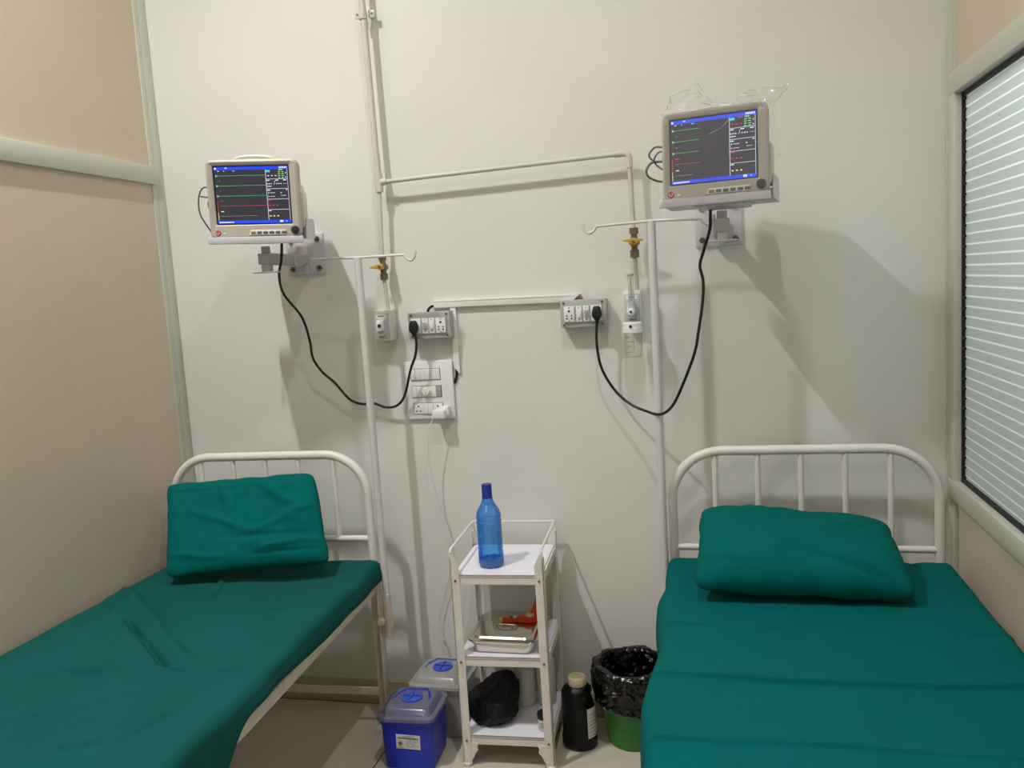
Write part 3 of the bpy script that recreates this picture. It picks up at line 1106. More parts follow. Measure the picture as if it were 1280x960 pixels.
plc_l = (W(383, 318).x, 0, W(383, 318).z)
plc_r = (W(898, 279).x, 0, W(898, 279).z)
bracket('grey steel wall bracket holding the bare left monitor', plc_l, LM, 1)
bracket('grey steel wall bracket holding the plastic wrapped monitor', plc_r, RM, 1)


# ------------------------------------------------------------------ gas pipes
def thing_w(name, label, cat, p, group=None):
    return thing(name, label, cat, p, 0, group)


PD = .055
t = thing('gas_pipe', 'white painted pipe run dropping and branching along the wall', 'pipe', W(475, 227, PD))
o0 = Vector(t.location)
L = lambda p: Vector(p) - o0
top = W(452.5, 0, PD); tee = W(473.5, 228, PD); dn = W(477.5, 322, PD)
top2 = top + (top - tee).normalized() * .36
b = MB(); b.tube([L(top2), L(tee)], .0115, 12); b.build('riser', 'pipe', t)
b = MB(); b.tube([L(tee), L(dn)], .0082, 12); b.build('drop_pipe', 'pipe', t)
e0 = W(786, 191, PD); e1 = W(792, 287, PD)
hx = [L(tee), L(tee.lerp(e0, .5)), L(e0 + (tee - e0).normalized() * .03)]
b = MB(); b.tube(hx, .0082, 12); b.build('branch_pipe', 'pipe', t)
e0l = L(e0)
b = MB()
pA = e0l + (L(tee) - e0l).normalized() * .05
pB = e0l + (L(e1) - e0l).normalized() * .05
b.tube([pA, pA.lerp(e0l, .6)] + [(pA.lerp(e0l, .6 + .4 * k / 6)).lerp(e0l.lerp(pB, .4 * k / 6), k / 6) for k in range(1, 7)] + [pB], .0112, 12)
b.build('elbow', 'pipe', t)
b = MB(); b.tube([L(e0 + (e1 - e0).normalized() * .03), L(e1)], .0082, 12); b.build('drop_pipe', 'pipe', t)
b = MB()
b.tube([L(tee + (top - tee).normalized() * .035), L(tee - (top - tee).normalized() * .035)], .0145, 12)
b.tube([L(tee), L(tee.lerp(e0, .035))], .0125, 12)
b.build('tee_joint', 'pipe', t)
cl = W(453.5, 20, PD)
b = MB()
b.tube([L(cl + Vector((0, 0, -.012))), L(cl + Vector((0, 0, .012)))], .016, 12)
for s in (-1, 1):
    b.box(L((cl.x + s * .026, -.036, cl.z + .01)), (.022, .003, .026), .001)
    b.box(L((cl.x + s * .016, -.02, cl.z + .01)), (.003, .036, .024), .001)
cb = b.build('pipe_clip', 'pipe', t)
for s in (-1, 1):
    MB().cyl(L((cl.x + s * .027, -.039, cl.z + .012)), .004, .005, 'y', 8).build('screw', 'bolt', cb)


def valve(label, top, bot, lever):
    t = thing('gas_valve', label, 'valve', bot)
    o = Vector(bot)
    a, c = Vector(top) - o, Vector((0, 0, 0))
    P = lambda k: a.lerp(c, k)
    Ln = a.length
    b = MB()
    b.tube([P(0), P(.20)], .0155, 6); b.tube([P(.18), P(.34)], .011, 10); b.tube([P(.33), P(.62)], [.013, .0175][0], 12)
    b.tube([P(.40), P(.56)], .0185, 12); b.tube([P(.62), P(.76)], .011, 10); b.tube([P(.74), P(1)], .0155, 6)
    b.build('valve_body', 'brass', t)
    h = P(.47)
    b = MB()
    if lever:
        b.cyl(h + Vector((0, -.024, 0)), .012, .014, 'y', 12, bev=.003)
        b.prism([(-.040, -.003), (-.022, -.007), (.012, -.010), (.013, .010), (-.008, .010), (-.022, .004), (-.040, .002)], -.036, -.028, mtx=Matrix.Translation(h), bev=.001)
    else:
        b.cyl(h + Vector((0, -.024, 0)), .013, .014, 'y', 12, bev=.003)
        b.prism([(-.034, .002), (-.018, -.001), (-.011, -.009), (.011, -.009), (.018, -.001), (.034, .002), (.034, .007), (.014, .010), (0, .013), (-.014, .010), (-.034, .007)],
                -.038, -.028, mtx=Matrix.Translation(h), bev=.001)
    b.build('handle', 'yellow', t)
    MB().cyl(h + Vector((0, -.037, 0)), .005, .008, 'y', 6).build('nut', 'bolt', t)
    return t


vl0, vl1 = W(477.5, 319, PD), W(480.5, 350, PD)
valve('brass valve with yellow lever above the left outlet box', vl0, vl1, True)
vr0, vr1 = W(792, 285, PD), W(793.5, 322, PD)
valve('brass valve with yellow butterfly handle above the flowmeter', vr0, vr1, False)


# ------------------------------------------------------------------ gas outlets
def outlet(label, tlp, brp, depth, feed, round_hole):
    a, c = Vector(tlp), Vector(brp)
    cx, cz = (a.x + c.x) / 2, (a.z + c.z) / 2
    w_, h = abs(c.x - a.x), abs(a.z - c.z)
    t = thing('gas_outlet', label, 'gas outlet', (cx, 0, cz))
    MB().box2((-w_ / 2, -depth, -h / 2), (w_ / 2, 0, h / 2), .005).build('box', 'plastic', t)
    b = MB()
    b.box2((-w_ * .43, -depth - .004, -h * .43), (w_ * .43, -depth + .001, h * .40), .002, 'face')
    b.box2((-w_ * .32, -depth - .0046, h * .24), (w_ * .32, -depth - .003, h * .36), 0, 'plasticw')
    for k in range(5):                         # worn print on the face plate
        b.box2((-w_ * .16 + k * w_ * .066, -depth - .0052, h * .285), (-w_ * .16 + k * w_ * .066 + w_ * .045, -depth - .004, h * .325), 0, 'ink')
        b.box2((-w_ * .2 + k * w_ * .085, -depth - .0052, -h * .385), (-w_ * .2 + k * w_ * .085 + w_ * .05, -depth - .004, -h * .365), 0, 'greyink')
    b.build('face_plate', None, t)
    b = MB()
    b.box2((-w_ * .24, -depth - .022, -h * .18), (w_ * .20, -depth - .002, h * .18), .006, 'plasticw')
    b.box2((-w_ * .20, -depth - .012, -h * .33), (w_ * .16, -depth - .002, -h * .16), .003, 'face')
    b.cyl((-w_ * .02, -depth - .021, 0), w_ * .16, .006, 'y', 20, 'plastic', bev=.001)
    b.cyl((-w_ * .02, -depth - .0235, 0), w_ * .095, .004, 'y', 18, 'dark')
    b.build('socket', None, t)
    f0, f1 = Vector(feed), Vector((feed[0] + .002, -depth / 2 - .01, a.z - .002))
    o = Vector((cx, 0, cz))
    MB().tube([f0 - o, f1 - o], .0075, 10).build('feed_pipe', 'pipe', t)
    return t, depth


outlet('white gas outlet box with empty socket below the left valve', W(465, 388.5, .066), W(490, 425.5, .066), .066, vl1, True)
outlet('white gas outlet box with the flowmeter plugged in', W(778, 364, .05), W(802.5, 404, .05), .05, vr1, True)

# flowmeter with humidifier jar
fc = W(790, 388, .05)
t = thing('flowmeter', 'clear oxygen flowmeter with humidifier jar on the right outlet', 'flowmeter', (fc.x, -.085, fc.z))
fo = Vector(t.location)
f_top, f_bot = W(788, 343.5, .095) - fo, W(789.5, 380, .095) - fo
b = MB(); b.tube([f_bot, f_top], .0098, 14); b.build('flow_tube', 'jar', t)
b = MB(); b.tube([f_bot, f_bot.lerp(f_top, .9)], .003, 8); b.build('inner_rod', 'face', t)
MB().cyl(f_top, .0115, .008, 'z', 14, bev=.002).build('tube_cap', 'neon', t)
b = MB()
b.cyl((0, .012, 0), .016, .07, 'y', 16, bev=.002)
b.tube([f_bot + Vector((0, 0, .01)), f_bot + Vector((0, .0, -.045))], .012, 14)
b.build('meter_body', 'face', t)
b = MB()
b.cyl(W(788.5, 390, .12) - fo, .0135, .022, 'y', 14, bev=.003)
kb = b.build('control_knob', 'plasticw', t)
MB().cyl(W(788.5, 390, .133) - fo, .004, .003, 'y', 10).build('knob_mark', 'dark', kb)
jt, jb = W(790.5, 403, .095) - fo, W(792.5, 446, .095) - fo
hj = jt.z - jb.z
b = MB()
b.lathe([(.0, .002), (.03, .002), (.0345, -.002), (.0345, -.016), (.0365, -.017), (.0365, -.034), (.033, -.036), (0, -.036)], 28, c=jt)
cj = b.build('jar_lid', 'plasticw', t)
MB().cyl(jt + Vector((-.004, -.0355, -.012)), .005, .006, 'y', 10).build('outlet_port', 'dark', cj)
b = MB()
b.lathe([(.031, -.034), (.031, -hj * .75), (.030, -hj + .004), (.027, -hj), (.0, -hj)], 28, c=jt)
b.f.pop(); b.m.pop()
jr = b.build('jar', 'jar', t)
b = MB(); b.tube([jt + Vector((0, 0, -.03)), jt + Vector((0, 0, -hj + .02))], .0035, 8); b.build('dip_tube', 'jar', t)
b = MB()
for k, (zz, ww) in enumerate(((-.047, .5), (-.052, .35), (-.064, .8), (-.078, .55), (-.084, .4), (-.10, .7))):
    pts = [jt + Vector((.0315 * math.sin(a), -.0315 * math.cos(a), zz)) for a in [R_(-45 + 70 * ww * i / 6) for i in range(7)]]
    b.tube(pts, .0009, 5)
b.build('graduation', 'greyink', jr)


# ------------------------------------------------------------------ socket boards
def socket5(b, c, s=1.):
    x, y, z = c
    b.box((x, y, z), (.030 * s, .008, .044 * s), .002, 'plasticw')
    for dx, dz, r in ((0, .009, .0034), (-.007, -.004, .0022), (.007, -.004, .0022), (-.007, -.012, .0024), (.007, -.012, .0024), (0, .018, .0016), (0, -.019, .0016)):
        b.cyl((x + dx * s, y - .004, z + dz * s), r * s, .002, 'y', 10, 'dark')


def socket_board(label, tlp, brp, order, roll):
    a, c = Vector(tlp), Vector(brp)
    cx, cz = (a.x + c.x) / 2, (a.z + c.z) / 2
    w_, h = abs(c.x - a.x), abs(a.z - c.z)
    t = thing('socket_board', label, 'socket board', (cx, 0, cz))
    D_ = .055
    b = MB()
    b.box2((-w_ / 2, -D_, -h / 2), (w_ / 2, 0, h / 2), .003)
    b.box2((-w_ * .42, -D_ - .003, -h * .34), (w_ * .42, -D_ + .001, h * .30), .001)
    b.build('box', 'grey_board', t)
    for sx in (-.42, .42):
        for sz in (-.40, .40):
            MB().cyl((sx * w_, -D_ - .001, sz * h), .004, .004, 'y', 10).build('screw', 'bolt', t)
    xs = (-.30, -.085, .075, .29)
    for k, kind in enumerate(order):
        x = xs[k] * w_ if order[0] == 'p' or True else 0
        b = MB()
        sc = h / .098
        if kind in 's':
            socket5(b, (x, -D_ - .005, -.001), 1.25 * sc)
            b.build('socket', None, t)
        elif kind == 'p':
            b.box((x, -D_ - .005, -.001), (.0375 * sc, .008, .056 * sc), .002)
            b.build('socket', 'plasticw', t)
        else:
            b.box((x, -D_ - .004, -.001), (.021 * sc, .006, .056 * sc), .002, 'plasticw')
            b.box((x, -D_ - .008, -.001), (.0145 * sc, .010, .026 * sc), .0025, 'neon' if kind == 'n' else 'plasticw',
                  mtx=Matrix.Translation((0, 0, 0)))
            for dz in (-.021, .021):
                b.cyl((x, -D_ - .0075, dz * sc), .0018, .002, 'y', 8, 'dark')
            b.build('switch', None, t)
    return t, Vector((cx, 0, cz)), w_, h, D_


sbl = socket_board('grey socket board with black plug above the switch plate', W(509, 391.5, .055), W(564, 422, .055), 'pnws', 0)
sbr = socket_board('grey socket board with black plug left of the flowmeter', W(699.5, 376, .055), W(758.5, 407.5, .055), 'swnp', 0)


def power_cord(label, pts, plug):
    p = Vector(plug)
    t = thing('power_cord', label, 'power cord', p)
    pts = [Vector(q) - p for q in pts]
    b = MB(); b.tube(smooth_path(pts, 10), .0048, 10); b.build('cord', 'black', t)
    b = MB()
    prof = []
    for z, wx, wy, oy in ((.024, .008, .010, 0), (.018, .013, .012, 0), (.004, .017, .014, 0), (-.010, .0175, .014, 0), (-.016, .014, .013, 0), (-.026, .007, .008, 0), (-.036, .0055, .006, 0)):
        prof.append([Vector((wx * math.copysign(abs(math.cos(a)) ** .6, math.cos(a)), oy + wy * math.copysign(abs(math.sin(a)) ** .6, math.sin(a)), z)) for a in [2 * PI * k / 20 for k in range(20)]])
    loft(b, prof)
    b.build('plug', 'black', t)
    return t


D_ = .055
pl = W(517, 409, .082); pr = W(746, 391, .082)
power_cord('black power cord looping from the bare left monitor', [W(352, 298, .33), W(352, 322, .33), W(349, 345, .27), W(355, 368, .17), W(377, 396, .12), W(387, 425, .08), W(391, 447, .07),
            W(402, 464, .06), W(418, 478, .05), W(436, 498, .04), W(452, 505, .035), W(467, 504, .035), W(482, 509, .035), W(496, 507, .04), W(506, 494, .05), W(513, 463, .07), W(519, 445, .08), W(520.5, 430, .082), W(518.5, 417, .082)], pl)
power_cord('black power cord looping from the plastic wrapped monitor', [W(888, 252, .35), W(888, 270, .34), W(887, 288, .32), W(880, 312, .27), W(875, 332, .25), W(879, 352, .25), W(878, 380, .25), W(873, 415, .25), W(868, 442, .24),
            W(853, 482, .22), W(840, 508, .20), W(825, 518, .185), W(808, 514, .13), W(788, 505, .09), W(768, 487, .07), W(752, 460, .07), W(746, 430, .08), W(746, 400, .082)], pr)

# ------------------------------------------------------------------ trunking
tk0, tk1 = W(541, 381, .012), W(717, 373, .012)
t = thing('cable_trunking', 'long white horizontal cable trunking between the socket boards', 'trunking', (tk0.x, 0, tk0.z))
o = Vector(t.location)
b = MB()
d = tk1 - tk0
ang = math.atan2(d.z, d.x)
mt = Matrix.Translation(tk0 - o) @ Matrix.Rotation(-ang, 4, 'Y')
Lh = d.length
b.prism([(0, -.012), (Lh - .008, -.012), (Lh + .026, .016), (0, .016)], -.006, .012, mtx=mt, bev=.0015)
b.build('channel', 'plasticw', t)
b = MB()
b.prism([(.002, .010), (Lh - .002, .010), (Lh - .002, .0125), (.002, .0125)], -.0075, -.005, mtx=mt)
b.build('cover_lip', 'plastic', t)
b = MB()
for dz in (0, .006):
    b.tube(smooth_path([W(716, 374, .012) - o + Vector((0, 0, -dz)), W(722, 370, .014) - o + Vector((0, 0, -dz)), W(728, 373.5, .02) - o, W(729, 379, .02) - o], 6), .0028, 6)
b.build('wire', 'brown', t)
b = MB()
b.tube(smooth_path([W(534.5, 392, .03) - o, W(535.5, 387, .03) - o, W(539, 383.5, .02) - o, W(544, 382, .01) - o], 6), .005, 8)
b.build('wire', 'black', t)
v0, v1 = W(566, 384, .010), W(572, 467, .010)
t = thing('cable_trunking', 'short white vertical cable trunking right of the left socket board', 'trunking', (v0.x, 0, v0.z))
o = Vector(t.location)
b = MB()
hh = v0.z - v1.z
b.prism([(-.011, .004), (.011, .004), (.011, -hh - .004), (-.011, -hh + .026)], -.014, .0, bev=.0015)
b.build('channel', 'plasticw', t)
b = MB()
b.tube(smooth_path([Vector((-.004, -.004, -hh + .02)), Vector((-.006, -.005, -hh - .01)), Vector((-.014, -.004, -hh - .035))], 6), .005, 8)
b.build('wire', 'black', t)

# ------------------------------------------------------------------ modular switch plate
a, c = W(504, 452.5, .014), W(569.5, 523, .014)
cx, cz, w_, h = (a.x + c.x) / 2, (a.z + c.z) / 2, c.x - a.x, a.z - c.z
t = thing('switch_plate', 'large white switch plate with three rows of modules', 'switch plate', (cx, 0, cz))
b = MB()
b.box2((-w_ / 2, -.014, -h / 2), (w_ / 2, 0, h / 2), .004)
b.build('plate', 'plasticw', t)
rw = w_ * .62
for r_, zc in enumerate((.275, -.02, -.315)):
    zc *= h
    rx = (-.06, -.055, -.045)[r_] * w_
    hh = h * .20
    b = MB()
    b.box2((rx - rw / 2, -.0150, zc - hh / 2), (rx + rw / 2, -.012, zc + hh / 2), 0, 'dark')
    b.build('row_gap', None, t)
    n = 6
    mw = (rw - .003) / n
    layout = (('w', 'w', 'w', 'w', 'b2'), ('w', 'w', 'k2', 'w', 'n'), ('s2', 'w', 'w', 's2'))[r_]
    x = rx - rw / 2 + .0015
    for kind in layout:
        k = 2 if kind.endswith('2') else 1
        if kind == 'n':
            k = 1
        x2 = x + mw * k
        b = MB()
        b.box2((x + .0004, -.019 if kind[0] == 'w' else -.017, zc - hh / 2 + .0015), (x2 - .0004, -.012, zc + hh / 2 - .0015), .001, 'neon' if kind == 'n' else 'plasticw')
        if kind == 's2':
            xm = (x + x2) / 2
            for dx, dz, r0 in ((0, .009, .0032), (-.008, -.009, .0026), (.008, -.009, .0026)):
                b.cyl((xm + dx, -.0172, zc + dz), r0, .002, 'y', 10, 'dark')
        o_ = b.build({'w': 'switch', 'b2': 'blank', 'k2': 'regulator', 'n': 'indicator', 's2': 'socket'}[kind], None, t)
        if kind == 'k2':
            xm = (x + x2) / 2
            b = MB()
            b.cyl((xm, -.024, zc), .017, .016, 'y', 24, bev=.004)
            b.box((xm, -.033, zc - .001), (.007, .006, .028), .002)
            b.build('knob', 'plastic', o_)
        x = x2

# phone charger hanging out of the plate's lower socket
cp = W(549, 517, .04)
t = thing('phone_charger', 'white phone charger plugged in with its lead dangling', 'charger', cp)
b = MB()
b.box((.004, -.002, 0), (.050, .052, .034), .006)
b.box((.024, .012, .008), (.028, .03, .036), .005)
b.build('adapter', 'plasticw', t)
cpts = [W(541.5, 521, .072), W(536.5, 537, .075), W(535, 560, .07), W(537.5, 582, .06), W(543, 607, .045), W(549, 631, .03), W(557, 653, .025), W(561.5, 672, .022), W(562.5, 700, .02),
        W(560, 725, .02), W(553, 752, .02), W(549, 772, .02), W(550.5, 790, .02), W(555, 801, .02)]
b = MB(); b.tube(smooth_path([p - cp for p in cpts], 8), .0021, 8); b.build('lead', 'wire_white', t)
e = W(556.5, 804.5, .02) - cp
dirv = (e - (cpts[-1] - cp)).normalized()
b = MB(); b.tube([e - dirv * .014, e + dirv * .004], .0045, 8); b.tube([e, e + dirv * .012], .003, 8); b.build('connector', 'neon', t)

# ------------------------------------------------------------------ trolley
TX, TY, TA = -.885, -.40, R_(2.6)
t = thing('trolley', 'white metal three shelf trolley standing between the beds', 'trolley', (TX, TY, 0), TA)
TW, TD = .318, .335
ZS = (.113, .397, .685)
ZTOP = .772
for ix in (0, 1):
    for iy in (0, 1):
        sx = 1 if ix == 0 else -1
        sy = 1 if iy == 0 else -1
        x, y = ix * TW, iy * TD
        b = MB()
        zt = ZTOP - .01
        # L section: one flange along the front or back, one along the side
        b.prism([(x, .008), (x + sx * .030, .008), (x + sx * .030, zt - .045), (x + sx * .012, zt - .008), (x, zt)], y, y + sy * .004)
        b.box2((x, y, .008), (x + sx * .004, y + sy * .030, zt - .02))
        lg = b.build('leg', 'white_metal', t)
        b = MB(); b.cyl((x + sx * .012, y + sy * .012, .006), .018, .012, 'z', 16, bev=.003)
        b.build('glide', 'plastic', lg)
for z in ZS:
    b = MB()
    b.box2((.004, .004, z - .034), (TW - .004, .008, z - .006))
    b.box2((.004, TD - .008, z - .034), (TW - .004, TD - .004, z - .006))
    b.box2((.004, .004, z - .034), (.008, TD - .004, z - .006))
    b.box2((TW - .008, .004, z - .034), (TW - .004, TD - .004, z - .006))
    b.box2((.008, .004, z - .012), (TW - .008, TD - .004, z - .008))
    fr = b.build('shelf_frame', 'white_metal', t)
    b = MB()
    b.box2((.010, .006, z - .008), (TW - .010, TD - .006, z), 0, 'laminate')
    b.box2((.0095, .0045, z - .009), (TW - .0095, .0062, z - .001), 0, 'edge')
    b.build('shelf', None, fr)
    for ix in (0, 1):
        for yy in (.002, ):
            MB().cyl((ix * TW + (1 if ix == 0 else -1) * .016, yy - .003, z - .020), .004, .004, 'y', 8).build('screw', 'bolt', fr)
for ix in (0, 1):                 # wavy gusset under the bottom shelf
    b = MB()
    sx = 1 if ix == 0 else -1
    x = ix * TW + sx * .03
    b.prism([(x, .085), (x + sx * .026, .085), (x + sx * .020, .072), (x + sx * .024, .060), (x + sx * .012, .044), (x + sx * .006, .030), (x, .02)], .0015, .0045)
    b.build('gusset', 'white_metal', t)
b = MB()
q = ZTOP + .0
b.tube([(.004, .004, q - .012), (.004, .012, q), (.004, TD - .006, q), (.004, TD - .004, q), (.012, TD - .004, q), (TW - .012, TD - .004, q), (TW - .004, TD - .004, q), (TW - .004, TD - .012, q), (TW - .004, .012, q), (TW - .004, .004, q - .012)], .0048, 10)
b.build('guard_rail', 'white_metal', t)
TM = Matrix.Translation((TX, TY, 0)) @ Matrix.Rotation(TA, 4, 'Z')


def on(x, y, shelf):
    return TM @ Vector((x, y, ZS[shelf]))


# blue bottle
bp = on(.122, .10, 2)
t = thing('water_bottle', 'translucent blue plastic bottle on the trolley top shelf', 'bottle', bp)
R0 = .0435
prof = [(.030, 0), (.040, .003), (R0, .012), (R0, .05)]
z = .05
for k in range(7):
    z += .0075; prof.append((R0 - .0020, z)); z += .0075; prof.append((R0, z))
prof += [(R0, .160), (R0 - .0028, .164), (R0 - .0028, .167), (R0, .171), (.0425, .182), (.0385, .196), (.0315, .208), (.0245, .219), (.0200, .230), (.0178, .242), (.0168, .262), (.0165, .272)]
b = MB()
b.lathe(prof, 36)
b.f.pop(); b.m.pop()
b.build('bottle_body', 'bottle', t)
b = MB()
b.lathe([(.0185, .240), (.0178, .244), (.0172, .284), (.0165, .288), (0, .288)], 28)
b.build('cap', 'bottlecap', t)
b = MB()
b.lathe([(.0, .0022), (.034, .0028), (.0425, .012), (.0425, .026), (.034, .022), (0, .018)], 32)
b.build('base', 'bottlecap', t)

# steel instrument tray
tp = on(.158, .152, 1)
t = thing('instrument_tray', 'lidded stainless steel tray on the trolley middle shelf', 'tray', tp, TA + R_(-3))
SX, SY = .122, .134


def rr3(hx, hy, z, r, n=6):
    return [Vector((x, y, z)) for x, y in rrect(-hx, -hy, hx, hy, r, n)]


b = MB()
loft(b, [rr3(SX - .026, SY - .026, .0, .02), rr3(SX - .016, SY - .016, .003, .028), rr3(SX - .012, SY - .012, .035, .032), rr3(SX - .003, SY - .003, .038, .036), rr3(SX - .003, SY - .003, .040, .036), rr3(SX - .014, SY - .014, .0385, .03)], True, True)
b.build('tray_base', 'steel', t)
b = MB()
loft(b, [rr3(SX, SY, .040, .038), rr3(SX + .002, SY + .002, .044, .038), rr3(SX, SY, .048, .038), rr3(SX - .008, SY - .008, .050, .034), rr3(SX - .016, SY - .016, .0495, .03), rr3(SX - .022, SY - .022, .056, .026), rr3(SX - .03, SY - .03, .057, .022)], True, True)
ld = b.build('lid', 'steel', t)
b = MB()
loft(b, [rr3(.04, .03, .0565, .006), rr3(.04, .03, .0585, .006), rr3(.037, .027, .0585, .005), rr3(.037, .027, .0567, .005)], True, True)
b.tube(smooth_path([(-.037, -.029, .059), (-.030, -.034, .066), (0, -.036, .068), (.030, -.034, .066), (.037, -.029, .059)], 5), .0022, 8)
b.build('lid_handle', 'steel', ld)

# red tool on the lid
rp = tp + Vector((.045, .012, .0575))
t = thing('hand_tool', 'red plastic hand tool lying on the steel tray lid', 'tool', rp, R_(12))
b = MB()
body = [(-.072, .010), (-.058, .020), (-.030, .020), (.0, .030), (.020, .040), (.040, .042), (.056, .030), (.058, .006), (.042, -.012), (.018, -.016), (.0, -.004), (-.030, .0), (-.055, -.002), (-.070, .0)]
mm = Matrix.Rotation(-PI / 2, 4, 'X')
b.prism([(x, y) for x, y in body], .0, -.018, mtx=Matrix(((1, 0, 0, 0), (0, 0, 1, 0), (0, -1, 0, 0), (0, 0, 0, 1))), bev=.003)
b.build('tool_body', 'redplast', t)
b = MB()
rings = []
for z, wx, wy, ox in ((.012, .020, .012, .040), (.035, .015, .010, .050), (.06, .011, .008, .057), (.088, .0085, .006, .061)):
    rings.append([Vector((ox + wx * math.cos(a), .018 + wy * math.sin(a), z)) for a in [2 * PI * k / 16 for k in range(16)]])
loft(b, rings)
b.build('handle', 'redplast', t)
b = MB(); b.cyl((.030, .010, .022), .016, .010, 'z', 22, bev=.002); b.build('wheel', 'cream', t)
b = MB(); b.cyl((-.072, .009, .010), .0095, .016, 'z', 16, bev=.004); b.build('tip', 'cream', t)
b = MB(); b.box((-.030, .004, .0195), (.024, .012, .004), .001, 'paper'); b.box((-.036, .002, .0205), (.010, .010, .004), .001, 'ink'); b.build('blade_clamp', None, t)

# bottom shelf: black carrier bag, two bottles, small jar
bgp = on(.100, .125, 0)
t = MB()
bm = bmesh.new()
bmesh.ops.create_icosphere(bm, subdivisions=6, radius=1)
rnd = random.Random(11)
cuts = [(Vector((.25, -.1, -1)).normalized(), .78), (Vector((1, -.1, .10)).normalized(), .74), (Vector((-.62, -.2, .78)).normalized(), .52), (Vector((.2, -.85, .5)).normalized(), .66),
        (Vector((-.5, -.85, .2)).normalized(), .70), (Vector((.7, -.7, .3)).normalized(), .76), (Vector((-.9, -.3, .1)).normalized(), .86)]
for _ in range(14):
    cuts.append((Vector((rnd.uniform(-1, 1), rnd.uniform(-1, 1), rnd.uniform(-.2, 1))).normalized(), rnd.uniform(.80, .92)))
for v in bm.verts:
    d = v.co.normalized()
    r = 1.0
    for n, k in cuts:
        q = d.dot(n)
        if q > .02:
            r = min(r, k / q)
    n3 = abs(noise.noise(Vector((d.x * 6 + d.z * 2, d.y * 6, d.z * 2.2)) + Vector((1, 9, 5))))
    n4 = noise.noise(d * 11)
    r *= 1 - .10 * n3 - .018 * n4
    p = d * r
    v.co = Vector((p.x * .108 + .016 * p.z - .004, p.y * .098, max(0, (p.z + .74) * .106)))
t.bm(bm)
o = t.build('carrier_bag', 'cloth_black', None, smooth=.5)
o.location = bgp
tag(o, 'crumpled black bag slumped on the trolley bottom shelf', 'bag')


def white_bottle(label, p, r, h, cap_r, mat_, capm):
    t = thing('plastic_bottle', label, 'bottle', p)
    b = MB(); b.lathe([(r * .85, 0), (r, .004), (r, h * .78), (r * .93, h * .85), (r * .5, h * .93), (cap_r * .9, h * .95), (cap_r * .9, h)], 28)
    b.build('bottle_body', mat_, t)
    b = MB(); b.lathe([(cap_r, h * .96), (cap_r, h + .022), (cap_r * .9, h + .026), (0, h + .026)], 20)
    b.build('cap', capm, t)
    return t


white_bottle('translucent white bottle behind the black bag on the bottom shelf', on(.185, .235, 0), .037, .165, .018, 'milky', 'plasticw')
white_bottle('cream white bottle at the back right of the bottom shelf', on(.262, .255, 0), .034, .190, .018, 'plasticw', 'plastic')
jp = on(.279, .060, 0)
t = thing('small_jar', 'small labelled jar with black lid on the bottom shelf', 'jar', jp)
b = MB()
b.lathe([(.018, 0), (.0205, .003), (.0205, .040), (.018, .044), (0, .044)], 24, 'milky')
jb_ = b.build('jar_body', None, t)
b = MB()
for k, (z, n_) in enumerate(((.030, 9), (.023, 7), (.016, 8))):
    pts = [Vector((.0208 * math.sin(a), -.0208 * math.cos(a), z)) for a in [R_(-40 + 80 * i / 8) for i in range(n_)]]
    b.tube(pts, .0010, 5)
b.build('label_print', 'greyink', jb_)
b = MB(); b.lathe([(.0215, .042), (.0222, .044), (.0222, .060), (.0205, .063), (0, .063)], 24); b.build('lid', 'black', t)


